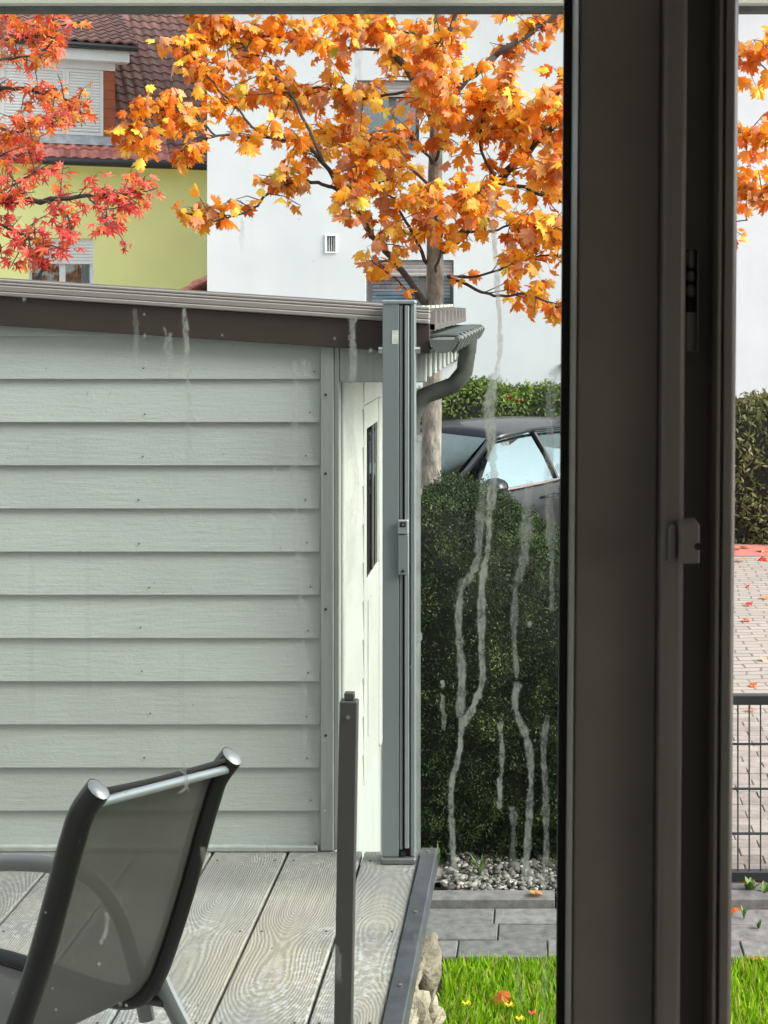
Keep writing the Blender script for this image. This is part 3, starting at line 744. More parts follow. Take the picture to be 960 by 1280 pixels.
def grow(name, label, root, branches, bark, twig, leafmat, leafmat1, V, Fc, size, mats_single=None, per=5, dens=1.0, group=None, splitz=None):
    th = thing(name, label, 'tree', root, group=group)
    trunk, brs = branches
    MB().tube([q for q, r_ in trunk], [r_ for q, r_ in trunk], 12).build('trunk', bark, th, smooth=True)
    tw = MB(); LL = []
    for pts, ra, rb, leafy in brs:
        pts = smooth_path([Vector(p) for p in pts], 5)
        n = len(pts); rr = [ra+(rb-ra)*(i/(n-1)) for i in range(n)]
        jit = [p+Vector((random.gauss(0, .006), random.gauss(0, .012), random.gauss(0, .006))) if 0 < i < n-1 else p for i, p in enumerate(pts)]
        MB().tube(jit, rr, 7).build('branch', twig if ra < .03 else bark if ra > .045 else twig, th, smooth=True)
        seglen = sum((pts[i+1]-pts[i]).length for i in range(n-1))
        nt_ = int(seglen*leafy*dens)
        for _ in range(nt_):
            t = random.random()**.75
            t = .18+.82*t if n > 3 else t
            f = t*(n-1); i = min(int(f), n-2); p = pts[i].lerp(pts[i+1], f-i); ax = (pts[i+1]-pts[i]).normalized()
            dr_ = (ax*random.uniform(.2, 1)+Vector((random.gauss(0, .7), random.gauss(0, .8), random.gauss(.1, .55)))).normalized()
            Lt = random.uniform(.12, .42)*(1.15-.45*t)*(size/.13)**.5
            q1 = p+dr_*Lt*.5+Vector((0, 0, random.gauss(0, .02))); q2 = p+dr_*Lt-Vector((0, 0, .04*Lt))
            tw.tube([p, q1, q2], [.0045, .0035, .002], 4, cap=False)
            for j in range(random.randint(per-2, per+2)):
                s_ = random.uniform(.3, 1.05); b = p.lerp(q2, s_) if s_ > .5 else p.lerp(q1, s_*2)
                pd = Vector((random.gauss(0, 1), random.gauss(0, 1), random.gauss(-.1, .7))).normalized()
                e = b+pd*random.uniform(.03, .1)*(size/.13)
                tw.tube([b, e], [.0016, .0013], 3, cap=False)
                LL.append((e, pd))
    tw.build('twigs', twig, th)['kind'] = 'stuff'
    n = len(LL); loc = np.array([q[0][:] for q in LL]); pd = np.array([q[1][:] for q in LL])
    tipd = pd*.7+rng.normal(0, .35, (n, 3))+np.array([0, 0, -.75])
    nrm = rng.normal(0, .62, (n, 3))+np.array([0, -.55, .5])
    rot = frames(nrm, tipd); sc = size*np.clip(rng.normal(1, .25, n), .45, 1.5)
    px = PX+loc[:, 0]/loc[:, 1]*F; py = PY-(loc[:, 2]-EYE)/loc[:, 1]*F
    vis = ((px > -5) & (px < 712) | (px > 915) & (px < 965)) & (py > 8) & (py < 450)
    app = np.where(vis, sc/loc[:, 1], 0)-loc[:, 1]*.0012
    order = np.argsort(-app); single = order[:300]; rest = order[300:]
    meshes = []
    for k in range(8):
        me = bpy.data.meshes.new('leaf'); me.from_pydata(curl(V, k).tolist(), [], Fc.tolist()); me.update(); meshes.append(me)
        me.materials.append(leafmat1)
    for i in single:
        o = link('leaf', meshes[i % 8], th)
        M4 = Matrix(rot[i].tolist()).to_4x4(); M4 = Matrix.Translation(Vector(loc[i])-Vector(root)) @ M4 @ Matrix.Diagonal((sc[i], sc[i], sc[i], 1))
        o.matrix_basis = M4
        if splitz is not None and random.random() < np.clip((loc[i][2]-splitz)/.6+.3, 0.05, .9):
            o.material_slots[0].link = 'OBJECT'; o.material_slots[0].material = m['redC']
    parts = np.array_split(rest, 6); Ws, Fs, Ts = [], [], []; c = 0
    for k, idx in enumerate(parts):
        W, FF = scatter(curl(V, 20+k), Fc, loc[idx], rot[idx], sc[idx]); Ws.append(W); Fs.append(FF+c); c += len(W)
        tt = rng.random(len(idx))
        if splitz is not None: tt = np.clip(tt*.6+np.clip((loc[idx, 2]-splitz)/1.2, -.1, .5), 0, 1)
        Ts.append(np.repeat(tt, len(V)))
    npmesh('foliage', np.concatenate(Ws), np.concatenate(Fs), leafmat, th, root, np.concatenate(Ts))['kind'] = 'stuff'
    print(name, 'leaves', n, 'visible', int(vis.sum()))
    return th
YT = 11.0
def br(pts, y0, y1, ra, rb, leafy):
    n = len(pts); return ([P(p[0], p[1], y0+(y1-y0)*i/(n-1)) for i, p in enumerate(pts)], ra, rb, leafy)
trunk = [(P(538, 850, YT), .10), (P(538, 812, YT), .083), (P(539, 580, YT), .074), (P(541, 450, YT), .07), (P(544, 360, YT), .066), (P(543, 250, YT), .055), (P(546, 140, YT), .047), (P(549, 40, YT), .04), (P(552, -120, YT), .032), (P(548, -330, YT+.1), .02), (P(550, -480, YT+.1), .008)]
brs = [
 br([(540, 395), (518, 362), (495, 330), (460, 285), (432, 245), (405, 205), (375, 178), (330, 172), (270, 170), (225, 190)], YT, YT-1.0, .028, .006, 7),
 br([(432, 245), (410, 232), (375, 228), (340, 238), (315, 260), (275, 272), (232, 268)], YT-.4, YT-.9, .016, .004, 7.5),
 br([(270, 170), (235, 140), (195, 140), (172, 165)], YT-.8, YT-1.2, .008, .004, 20),
 br([(330, 172), (290, 130), (255, 90), (235, 60)], YT-.8, YT-.5, .010, .004, 20),
 br([(405, 205), (370, 130), (330, 80), (280, 40), (240, 0)], YT-.6, YT-.1, .013, .004, 15),
 br([(535, 330), (512, 285), (490, 248), (470, 225)], YT, YT-.5, .016, .004, 10),
 br([(543, 160), (525, 110), (490, 62), (458, 15), (430, -60), (400, -160)], YT, YT+.6, .035, .01, 11),
 br([(490, 62), (430, 60), (370, 50), (310, 40), (265, 30)], YT+.2, YT-.4, .013, .004, 16),
 br([(525, 110), (470, 120), (410, 110), (350, 115), (300, 120)], YT, YT+.8, .013, .004, 16),
 br([(545, 240), (500, 200), (450, 170), (400, 165)], YT, YT+.9, .014, .004, 15),
 br([(545, 210), (520, 175), (490, 170), (450, 200), (435, 240)], YT, YT-1.0, .013, .004, 14),
 br([(553, 312), (580, 290), (620, 230), (655, 195), (682, 165), (740, 130), (820, 110), (900, 95)], YT, YT-.6, .042, .009, 10),
 br([(548, 150), (585, 100), (620, 70), (665, 40), (700, 15), (760, -40), (850, -90)], YT, YT+.4, .03, .008, 8),
 br([(620, 230), (655, 235), (710, 255), (790, 270), (870, 282), (935, 275)], YT-.2, YT-.8, .017, .004, 10),
 br([(560, 345), (590, 360), (625, 370), (660, 368), (700, 385), (740, 400)], YT, YT-.9, .014, .004, 8),
 br([(560, 345), (600, 345), (640, 330), (680, 320), (720, 322)], YT, YT-.5, .011, .004, 9),
 br([(580, 290), (610, 290), (645, 280), (690, 290)], YT-.1, YT-1.1, .012, .004, 12),
 br([(620, 230), (600, 180), (610, 130), (640, 100)], YT-.2, YT-.9, .013, .004, 13),
 br([(548, 190), (575, 150), (600, 160), (640, 150), (690, 125)], YT, YT-.8, .015, .004, 13),
 br([(655, 195), (680, 215), (705, 205)], YT-.4, YT-.9, .01, .004, 14),
 br([(550, 70), (565, 30), (575, -40), (590, -140)], YT, YT+.2, .022, .006, 10),
 br([(549, 20), (520, 40), (470, 35), (420, 25)], YT, YT-.8, .012, .004, 14),
 br([(680, 165), (700, 110), (740, 60), (790, 20)], YT-.4, YT, .014, .004, 10),
 br([(820, 110), (870, 80), (930, 70), (975, 60)], YT-.4, YT-.9, .01, .004, 14),
 br([(820, 110), (880, 150), (925, 165), (965, 170)], YT-.4, YT-1.1, .01, .004, 11),
 br([(790, 270), (850, 240), (920, 235), (955, 245)], YT-.6, YT-1.2, .009, .004, 13),
 br([(520, 375), (495, 350), (470, 330)], YT-.1, YT-.6, .008, .003, 4),
 br([(545, 340), (552, 300), (540, 262), (530, 235)], YT-.05, YT-1.3, .012, .004, 9),
 br([(545, 200), (560, 160), (545, 120), (548, 95)], YT-.05, YT-1.2, .012, .004, 14),
 br([(546, 130), (535, 80), (555, 45)], YT-.05, YT-1.1, .012, .004, 14),
 br([(545, 270), (575, 250), (600, 240)], YT-.05, YT-1.2, .010, .004, 12),
 br([(551, -60), (470, -110), (380, -150), (300, -160)], YT, YT-.8, .02, .005, 8),
 br([(551, -100), (640, -150), (740, -180), (850, -190)], YT, YT+.5, .02, .005, 8),
 br([(550, -200), (500, -280), (460, -340)], YT, YT+.6, .015, .004, 9),
 br([(550, -220), (620, -300), (680, -340)], YT, YT-.5, .015, .004, 9),
]
grow('maple_tree', 'young maple with big orange and yellow leaves before the white house', (trunk[0][0].x, YT, 0), (trunk, brs), m['bark'], m['twig'], m['leafA'], m['leafB'], MV, MF, .085, per=6, dens=1.85)
YRD = 9.6
tr0 = P(-330, 300, YRD); tx = tr0.x
trunk = [(Vector((tx, YRD, -.02)), .11), (Vector((tx, YRD, 1.2)), .085), (Vector((tx+.03, YRD, 2.4)), .075), (Vector((tx, YRD, 3.6)), .055), (Vector((tx+.05, YRD, 4.8)), .035), (Vector((tx, YRD, 5.8)), .015)]
brs = [
 br([(-328, 330), (-200, 270), (-100, 240), (-20, 250), (50, 250), (110, 246), (150, 245), (180, 236)], YRD, YRD-.5, .035, .004, 15),
 br([(-328, 250), (-200, 170), (-80, 120), (10, 110), (60, 120), (100, 130)], YRD, YRD-.3, .03, .004, 15),
 br([(-328, 150), (-200, 60), (-90, 40), (-10, 50), (40, 45), (68, 30)], YRD, YRD-.2, .03, .004, 16),
 br([(-100, 240), (-40, 265), (10, 285), (40, 300), (58, 318)], YRD-.2, YRD-.7, .014, .003, 22),
 br([(-80, 120), (-20, 150), (20, 165), (45, 150), (85, 145)], YRD-.1, YRD-.7, .013, .003, 18),
 br([(-20, 250), (30, 225), (50, 205), (35, 190)], YRD-.3, YRD-.1, .01, .003, 22),
 br([(50, 250), (80, 265), (92, 285)], YRD-.4, YRD-.7, .008, .003, 22),
 br([(110, 246), (125, 262), (135, 280)], YRD-.4, YRD-.7, .007, .003, 22),
 br([(-80, 120), (-40, 90), (0, 75), (40, 70), (60, 60)], YRD, YRD-.6, .012, .003, 18),
 br([(-90, 40), (-30, 15), (20, 5), (60, 5)], YRD, YRD-.5, .012, .003, 16),
 br([(-80, 120), (-30, 190), (5, 205), (20, 235)], YRD, YRD-.5, .012, .003, 18),
 br([(-20, 250), (-5, 290), (0, 320)], YRD-.4, YRD-.6, .008, .003, 18),
 br([(-328, 100), (-420, 30), (-520, 0)], YRD, YRD+.4, .03, .005, 10),
 br([(-328, 220), (-430, 150), (-560, 130)], YRD, YRD-.5, .03, .005, 10),
]
grow('red_tree', 'small tree with red star shaped leaves reaching in from the left', (tx, YRD, 0), (trunk, brs), m['bark'], m['twig'], m['redA'], m['redB'], SV, SF, .066, per=6, dens=.92, splitz=3.15)

# ================================================================== WHITE HOUSE
def wall_open(x0, x1, z0, z1, y0, y1, holes, name, mt, parent, local=False):
    xs = sorted({x0, x1, *[h[0] for h in holes], *[h[1] for h in holes]}); zs = sorted({z0, z1, *[h[2] for h in holes], *[h[3] for h in holes]})
    solid = lambda x, z: x0 < x < x1 and z0 < z < z1 and not any(h[0] < x < h[1] and h[2] < z < h[3] for h in holes)
    b = MB()
    for i in range(len(xs)-1):
        for j in range(len(zs)-1):
            xm, zm = (xs[i]+xs[i+1])/2, (zs[j]+zs[j+1])/2
            if not solid(xm, zm): continue
            a, c, d, e = xs[i], xs[i+1], zs[j], zs[j+1]
            b.add([(a, y0, d), (c, y0, d), (c, y0, e), (a, y0, e)], [(0, 1, 2, 3)]); b.add([(a, y1, d), (c, y1, d), (c, y1, e), (a, y1, e)], [(3, 2, 1, 0)])
            if i == 0 or not solid((xs[i-1]+xs[i])/2, zm): b.add([(a, y0, d), (a, y1, d), (a, y1, e), (a, y0, e)], [(3, 2, 1, 0)])
            if i == len(xs)-2 or not solid((xs[i+1]+xs[i+2])/2, zm): b.add([(c, y0, d), (c, y1, d), (c, y1, e), (c, y0, e)], [(0, 1, 2, 3)])
            if j == 0 or not solid(xm, (zs[j-1]+zs[j])/2): b.add([(a, y0, d), (c, y0, d), (c, y1, d), (a, y1, d)], [(3, 2, 1, 0)])
            if j == len(zs)-2 or not solid(xm, (zs[j+1]+zs[j+2])/2): b.add([(a, y0, e), (c, y0, e), (c, y1, e), (a, y1, e)], [(0, 1, 2, 3)])
    return b.build(name, mt, parent, recalc=False, local=local)
YH = 18.5
hx = lambda px: (px-PX)/F*YH
hz = lambda py: EYE-(py-PY)/F*YH
HX0, HX1 = hx(259), 7.0
wh = thing('white_house', 'plain white rendered house with dark framed windows behind the orange maple', 'house', (0, YH+4, 0))
W1 = (hx(457), hx(567), hz(447), hz(325)); W2 = (hx(446), hx(524), hz(182), hz(100)); W3 = (hx(705), hx(815), hz(455), hz(320))
vent = (hx(408.5), hx(419.5), hz(314.5), hz(295))
wall_open(HX0, HX1, -.05, 7.6, YH, YH+.35, [W1, W2, W3, vent], 'wall', m['stucco'], wh)
MB().box(HX0, HX0+.3, YH+.351, YH+9, -.05, 7.6).box(HX1-.3, HX1, YH+.351, YH+9, -.05, 7.6).box(HX0, HX1, YH+9.001, YH+9.3, -.05, 7.6).build('side_wall', m['stucco'], wh)
MB().prism([(YH-.5, 7.35), (YH+4.5, 11.2), (YH+9.8, 7.35), (YH+9.8, 7.6), (YH+4.5, 11.45), (YH-.5, 7.6)], 'x', HX0-.4, HX1+.4).build('roof', m['tile'], wh)
MB().box(hx(407)-.005, hx(421), YH-.02, YH, hz(295), hz(293)).box(hx(407)-.005, hx(421), YH-.02, YH, hz(316.5), hz(314.5)).box(hx(407)-.005, hx(408.5), YH-.02, YH, hz(314.4), hz(295.1)).box(hx(419.5), hx(421), YH-.02, YH, hz(314.4), hz(295.1)).build('vent_frame', m['white'], wh)
vi = MB().box(vent[0], vent[1], YH+.08, YH+.1, vent[2], vent[3]).build('vent_grille', m['darkframe'], wh)
for k in range(3): MB().box(vent[0]+.02+.03*k, vent[0]+.03+.03*k, YH+.03, YH+.05, vent[2]+.005, vent[3]-.005).build('slat', m['white'], vi)
def window(w_, parent, y, fm, shutter=.11, blind=True, split=.6, sill=True, local=False, shmat=None, curt=False):
    x0, x1, z0, z1 = w_; d = y+.12
    fr = MB(); t = .055
    fr.box(x0, x0+t, d, d+.07, z0, z1).box(x1-t, x1, d, d+.07, z0, z1).box(x0+t, x1-t, d, d+.07, z0, z0+t).box(x0+t, x1-t, d, d+.07, z1-t, z1)
    xm = x0+(x1-x0)*split
    fr.box(xm-.045, xm+.045, d+.002, d+.068, z0+t, z1-t)
    f_ = fr.build('window', fm, parent, local=local)
    for a, b in ((x0+t, xm-.045), (xm+.045, x1-t)):
        MB().box(a-.005, b+.005, d+.03, d+.036, z0+t-.005, z1-t+.005).build('pane', m['winglass'], f_, local=local)
        if blind:
            s_ = MB(); z = z0+t+.01
            while z < z1-t:
                s_.box(a, b, d+.09, d+.105, z, z+.036); z += .045
            s_.build('blind', m['blind'], f_, local=local)
        if curt:
            r0, r1 = [], []
            for k in range(25):
                xx = a+(b-a)*k/24; yy = d+.2+.025*math.sin(k*1.7); r0.append((xx, yy, z0)); r1.append((xx, yy, z1))
            MB().grid([r0, r1]).build('curtain', m['curtain'], f_, local=local)
    MB().box(x0, x1, y+.6, y+.62, z0, z1).build('room_back', m['interior'], f_, local=local)
    if shutter:
        sh = MB(); z = z1
        hgt = (z1-z0)*shutter; k = 0
        while z > z1-hgt:
            sh.prism([(d-.045, z-.05), (d-.03, z-.05), (d-.03, z-.004), (d-.045, z-.004), (d-.052, z-.027)], 'x', x0+.005, x1-.005); z -= .05
        sh.build('roller_shutter', shmat or m['frost'], f_, local=local)
        MB().box(x0, x0+.02, d-.06, d-.002, z0, z1).box(x1-.02, x1, d-.06, d-.002, z0, z1).build('shutter_guide', fm, f_, local=local)
    if sill: MB().box(x0-.05, x1+.05, y-.06, y+.12, z0-.035, z0-.002).build('sill', m['sill'], f_, local=local)
    return f_
m['shtaupe'] = mat('taupe_shutter', (.42, .38, .37), .5, .06)
window(W1, wh, YH, m['darkframe'], .13, True, .63, shmat=m['shtaupe'])
window(W2, wh, YH, m['darkframe'], .2, False, .55, shmat=m['shtaupe'])
window(W3, wh, YH, m['darkframe'], .1, True, .5, shmat=m['shtaupe'])

# ================================================================== YELLOW HOUSE
YA = R(25); yo = Vector(((258-PX)/F*24, 24, 0))
yh = thing('yellow_house', 'yellow house with brown tiled roof and white shuttered dormer behind red leaves', 'house', yo, YA)
RM = Matrix.Rotation(YA, 4, 'Z').to_3x3(); RI = RM.inverted()
# local x runs along the front to the right and towards the viewer's far side
YA_dir = RM @ Vector((1, 0, 0))
def loc_on(px, py, n, c):                 # photo pixel on the local plane n.p = c
    d = RI @ Vector(((px-PX)/F, 1, (PY-py)/F)); o_ = RI @ (Vector((0, 0, EYE))-yo); t = (c-n.dot(o_))/n.dot(d); return o_+d*t
NY = Vector((0, 1, 0))
l_e = loc_on(258, 209, NY, -.32)          # eave height
ze = l_e.z
q1 = loc_on(36, 297, NY, 0); q2 = loc_on(118, 370, NY, 0)
WY = (q1.x, q2.x, q2.z-.45, q1.z)
wall_open(-7.5, 3.5, -.05, ze+.3, 0, .35, [WY], 'wall', m['yellow'], yh, local=True)
MB().box(-7.5, -7.2, .351, 8.5, -.05, ze+.3).box(3.2, 3.5, .351, 8.5, -.05, ze+.3).box(-7.5, 3.5, 8.501, 8.8, -.05, ze+.3).build('side_wall', m['yellow'], yh, local=True)
f_ = window(WY, yh, -.03, m['whiteframe'], .29, False, .52, local=True, curt=True)
# a wire heart hanging in the right pane
hp = []
for k in range(25):
    a = 2*math.pi*k/24; hp.append(((WY[0]+WY[1])/2+.27+.0115*16*math.sin(a)**3*.95, .2, q1.z-.62-.25+.0115*(13*math.cos(a)-5*math.cos(2*a)-2*math.cos(3*a)-math.cos(4*a))))
for s_ in (1, .68): MB().tube([((WY[0]+WY[1])/2+.27+(p[0]-(WY[0]+WY[1])/2-.27)*s_, p[1], q1.z-.87+(p[2]-q1.z+.87)*s_) for p in hp], .014, 6).build('hanging_heart', m['blind'], f_, local=True)
PT = R(44)
roof_slab = MB()
def rpt(x, s, h=0.0):                      # along the front, up the slope from the eave
    return Vector((x, -.36+s*math.cos(PT)-h*math.sin(PT), ze+.06+s*math.sin(PT)+h*math.cos(PT)))
b = MB(); b.grid([[rpt(-7.8, 0, -.02), rpt(3.8, 0, -.02)], [rpt(-7.8, 6.6, -.02), rpt(3.8, 6.6, -.02)]]); b.add([rpt(-7.8, 6.6, -.02), rpt(3.8, 6.6, -.02), (3.8, 9.2, ze), (-7.8, 9.2, ze)], [(0, 1, 2, 3)])
roof = b.build('roof', m['tile'], yh, local=True)
TW, TH = .168, .215
def tile_mesh(name, mt):
    b = MB(); n = 6; top, bot, end = [], [], []
    for k in range(n+1):
        t = k/n; x = (t-.5)*TW*1.06
        h = .034*(.5+.5*math.sin(2*math.pi*(t-.1)))**1.4
        bot.append((x, -.02, h+.022)); top.append((x, TH*1.06, h+.002)); end.append((x, -.02, h-.012))
    b.grid([end, bot]); b.grid([bot, top]); 
    o = b.build(name, mt, roof, local=True, recalc=False)
    for p in o.data.polygons: p.use_smooth = True
    return o
nrm_r = Vector((0, -math.sin(PT), math.cos(PT))); c_r = nrm_r.dot(rpt(0, 0))
t1 = tile_mesh('tile', m['tile']); t2 = tile_mesh('tile', m['tilered']); tme, tred = t1.data, t2.data
dq0 = loc_on(130, 176, nrm_r, c_r); DY = dq0.y+.02     # dormer front
dL = loc_on(-60, 100, NY, DY).x; dR = loc_on(143, 100, NY, DY).x; dB = loc_on(100, 169, NY, DY).z; dT = loc_on(60, 82, NY, DY).z
stuffV = []; cnt = 0; bpy.data.objects.remove(t1); bpy.data.objects.remove(t2)
tv = np.array([v.co[:] for v in tme.vertices]); tf = np.array([list(p.vertices) for p in tme.polygons])
cand = []
for r_ in range(30):
    for c in range(int(11.4/TW)):
        x = -7.7+TW*(c+.5); s = TH*r_
        p = rpt(x, s, .0); wp = RM @ p+yo; px = PX+wp.x/wp.y*F; py = PY-(wp.z-EYE)/wp.y*F
        if p.y > DY-.12 and dL-.1 < x < dR+.02 and p.z < dT+.75: continue      # the dormer stands here
        cand.append((x, s, p, px, py))
vis = [q for q in cand if 20 < q[3] < 262 and 10 < q[4] < 212]
vis.sort(key=lambda q: -q[3]); single = set(id(q) for q in vis[:300])
Rt = Matrix.Rotation(PT, 3, 'X'); rt = np.array(Rt)
sl = {0: [], 1: []}
for q in cand:
    red = q[1] < TH*2.9+.02 and q[0] < dR+.75+.1*math.sin(q[0]*9)
    if id(q) in single:
        o = link('tile', tred if red else tme, roof, q[2], (PT+random.uniform(-.012, .012), 0, random.uniform(-.008, .008)))
    else: sl[int(red)].append(np.array(q[2][:]))
for k, nm in ((0, 'roof_tiles'), (1, 'red_roof_tiles')):
    if sl[k]:
        L = np.array(sl[k]); W, FF = scatter(tv, tf, L, np.repeat(rt[None], len(L), 0), np.ones(len(L)))
        npmesh(nm, W, FF, m['tile' if k == 0 else 'tilered'], roof, smooth=True)['kind'] = 'stuff'
# roof gutter
MB().tube([(-7.8, -.42, ze+.0), (3.6, -.42, ze+.0)], .062, 10).build('gutter', m['dgutter'], yh, smooth=True, local=True)
MB().box(-7.6, 3.5, -.35, -.001, ze-.02, ze+.01).build('eave_board', m['yellow'], yh, local=True)
# dormer
dd = MB().box(dL, dR, DY+.05, DY+3, dB-.25, dT+.16).build('dormer', m['white'], yh, local=True)
MB().box(dL-.05, loc_on(144, 80, NY, DY-.02).x, DY-.03, DY+.05, loc_on(60, 84, NY, DY).z, loc_on(60, 73, NY, DY).z).build('dormer_board', m['white'], dd, local=True)
MB().box(dL-.3, loc_on(162, 70, NY, DY-.25).x, DY-.24, DY+.04, loc_on(100, 74, NY, DY-.25).z, loc_on(100, 60.5, NY, DY-.25).z).build('fascia', m['white'], dd, local=True)
xg = loc_on(172, 60, NY, DY-.3).x; zg = loc_on(120, 57.5, NY, DY-.3).z
MB().tube([(dL-.4, DY-.31, zg), (xg, DY-.31, zg)], .05, 8).build('gutter', m['dgutter'], dd, smooth=True, local=True)
wl = loc_on(1, 100, NY, DY).x; wm = loc_on(82, 100, NY, DY).x; wr = loc_on(129, 100, NY, DY).x
zt = loc_on(60, 84, NY, DY).z-.004
for a, b_ in ((dL, wl), (wl+.002, wm), (wm+.002, wr)):
    fr = MB(); t = .05
    fr.box(a, a+t, DY-.012, DY+.048, dB, zt).box(b_-t, b_, DY-.012, DY+.048, dB, zt).box(a+t, b_-t, DY-.0121, DY+.048, dB, dB+t).box(a+t, b_-t, DY-.0121, DY+.048, zt-t, zt)
    wf = fr.build('window', m['whiteframe'], dd, local=True)
    sh = MB(); z = zt-t
    while z > dB+t+.03: sh.prism([(DY+.0, z-.045), (DY+.02, z-.045), (DY+.02, z-.004), (DY+.0, z-.004), (DY-.006, z-.025)], 'x', a+t+.003, b_-t-.003); z -= .046
    sh.build('roller_shutter', m['frost'], wf, local=True)
z = dB; k = 0
while z < zt-.02:
    z1 = min(z+.145, zt); MB().box(wr+.012, dR-.01, DY-.01-.004*(k % 2), DY+.04, z+.004, z1).build('cladding_tile', m['terracotta'], dd, local=True); z = z1; k += 1
MB().box(wr+.002, wr+.011, DY-.02, DY+.04, dB, zt).box(dR-.009, dR+.004, DY-.02, DY+.045, dB, zt).build('cladding_edge', m['terracotta'], dd, local=True)
fa, fb = dL-.1, loc_on(160, 174, NY, DY-.1).x
MB().grid([[(fa, DY-.001, dB+.0), (fb-.2, DY-.001, dB+.0)], [(fa, DY-.05, dB-.04), (fb-.15, DY-.05, dB-.04)], [(fa, DY-.18, dB-.16), (fb, DY-.18, dB-.16)]]).build('flashing', m['flash'], dd, local=True)
# tiles on the dormer roof
DP = R(24); Rd = np.array(Matrix.Rotation(DP, 3, 'X')); L = []
for r_ in range(16):
    for c in range(int((xg-dL+.35)/TW)+1):
        x = xg-.08-TW*c; s = TH*r_; L.append((x, DY-.3+s*math.cos(DP), zg+.07+s*math.sin(DP)))
L = np.array(L); W, FF = scatter(tv, tf, L, np.repeat(Rd[None], len(L), 0), np.ones(len(L)))
npmesh('roof_tiles', W, FF, m['tile'], dd, smooth=True)['kind'] = 'stuff'
MB().grid([[(dL-.4, DY-.28, zg+.05), (xg, DY-.28, zg+.05)], [(dL-.4, DY-.28+3.6*math.cos(DP), zg+.05+3.6*math.sin(DP)), (xg, DY-.28+3.6*math.cos(DP), zg+.05+3.6*math.sin(DP))]]).build('roof', m['tile'], dd, local=True)

# small red roof between the two houses
A_ = P(213, 368, 21); B_ = P(259, 344, 21)
ga = thing('garden_hut', 'small red tiled roof peeping up between the yellow and white house', 'hut', (-5.0, 21.6, 0))
MB().box(A_.x+.12, B_.x+.6, 21.1, 23.0, -.05, A_.z-.08).build('wall', m['ownwall'], ga)
sl_ = (B_.z-A_.z)/(B_.x-A_.x)
hr = MB().prism([(A_.x, A_.z-.07), (B_.x+.6, A_.z-.07+sl_*(B_.x+.6-A_.x)), (B_.x+.6, A_.z-.04+sl_*(B_.x+.6-A_.x)), (A_.x, A_.z-.04)], 'y', 21.02, 23.1).build('roof', m['tilered'], ga)
for r_ in range(4):
    for c in range(7):
        x = A_.x+.3*r_; y = 21.0+.3*c
        MB().add([(x-.03, y, A_.z-.02+sl_*.3*r_+.0), (x-.03, y+.15, A_.z+.03+sl_*.3*r_), (x-.03, y+.29, A_.z-.02+sl_*.3*r_), (x+.3, y, A_.z-.045+sl_*.3*(r_+1)), (x+.3, y+.15, A_.z+.005+sl_*.3*(r_+1)), (x+.3, y+.29, A_.z-.045+sl_*.3*(r_+1)),
                  (x-.03, y, A_.z-.06+sl_*.3*r_), (x-.03, y+.29, A_.z-.06+sl_*.3*r_), (x+.3, y, A_.z-.08+sl_*.3*(r_+1))], [(0, 3, 4, 1), (1, 4, 5, 2), (6, 0, 1, 2, 7), (6, 8, 3, 0)]).build('tile', m['tilered'], hr)

# ================================================================== CAR
ca = R(53); fx = Vector((-math.cos(ca), -math.sin(ca), 0)); nx = Vector((math.sin(ca), -math.cos(ca), 0))
co = Vector((-.42, 13.32, -.085))-fx*.55-nx*.9
car = thing('parked_car', 'black estate car with chrome window line parked behind the yew bush', 'car', co, math.atan2(fx.y, fx.x))
st = [(2.32, .42, .70, .55), (2.26, .3, .78, .72), (2.0, .24, .86, .84), (1.6, .22, .94, .89), (1.1, .22, 1.02, .90), (.8, .22, 1.03, .905), (.3, .22, .955, .91), (-.4, .22, .975, .91), (-1.2, .22, .995, .905), (-1.9, .24, 1.0, .88), (-2.25, .3, 1.0, .82), (-2.36, .42, .9, .74)]
rows_ = []
for x, zb, zt_, hw in st:
    hf = [(0, zb), (hw*.85, zb), (hw*.97, zb+.12), (hw, zb+(zt_-zb)*.5), (hw*.985, zt_-.1), (hw*.95, zt_-.02), (hw*.8, zt_+.015), (0, zt_+.03)]
    rows_.append([(x, y, z) for y, z in hf]+[(x, -y, z) for y, z in hf[::-1][1:]])
b = MB().grid(rows_); b.add(rows_[0], [tuple(range(15))]); b.add(rows_[-1], [tuple(range(15))])
body = b.build('body', m['carpaint'], car, smooth=True, local=True)
rf = []
for x, z, hw in ((.28, 1.41, .55), (.0, 1.455, .57), (-.5, 1.475, .58), (-1.1, 1.465, .575), (-1.7, 1.42, .55), (-1.95, 1.37, .53)):
    rf.append([(x, -hw-.03, z-.06), (x, -hw, z-.02), (x, -hw*.6, z+.012), (x, 0, z+.025), (x, hw*.6, z+.012), (x, hw, z-.02), (x, hw+.03, z-.06)])
roofc = MB().grid(rf).build('roof', m['carpaint'], car, smooth=True, local=True)
md = roofc.modifiers.new('thick', 'SOLIDIFY'); md.thickness = .03
gla = lambda pts, name='window': MB().grid(pts).build(name, m['carglass'], car, smooth=True, local=True)
gla([[(1.02, -.7, 1.035), (1.1, 0, 1.05), (1.02, .7, 1.035)], [(.66, -.63, 1.23), (.72, 0, 1.25), (.66, .63, 1.23)], [(.28, -.55, 1.4), (.32, 0, 1.425), (.28, .55, 1.4)]], 'windshield')
gla([[(-2.28, -.68, 1.02), (-2.32, 0, 1.03), (-2.28, .68, 1.02)], [(-1.95, -.53, 1.36), (-1.98, 0, 1.38), (-1.95, .53, 1.36)]], 'rear_window')
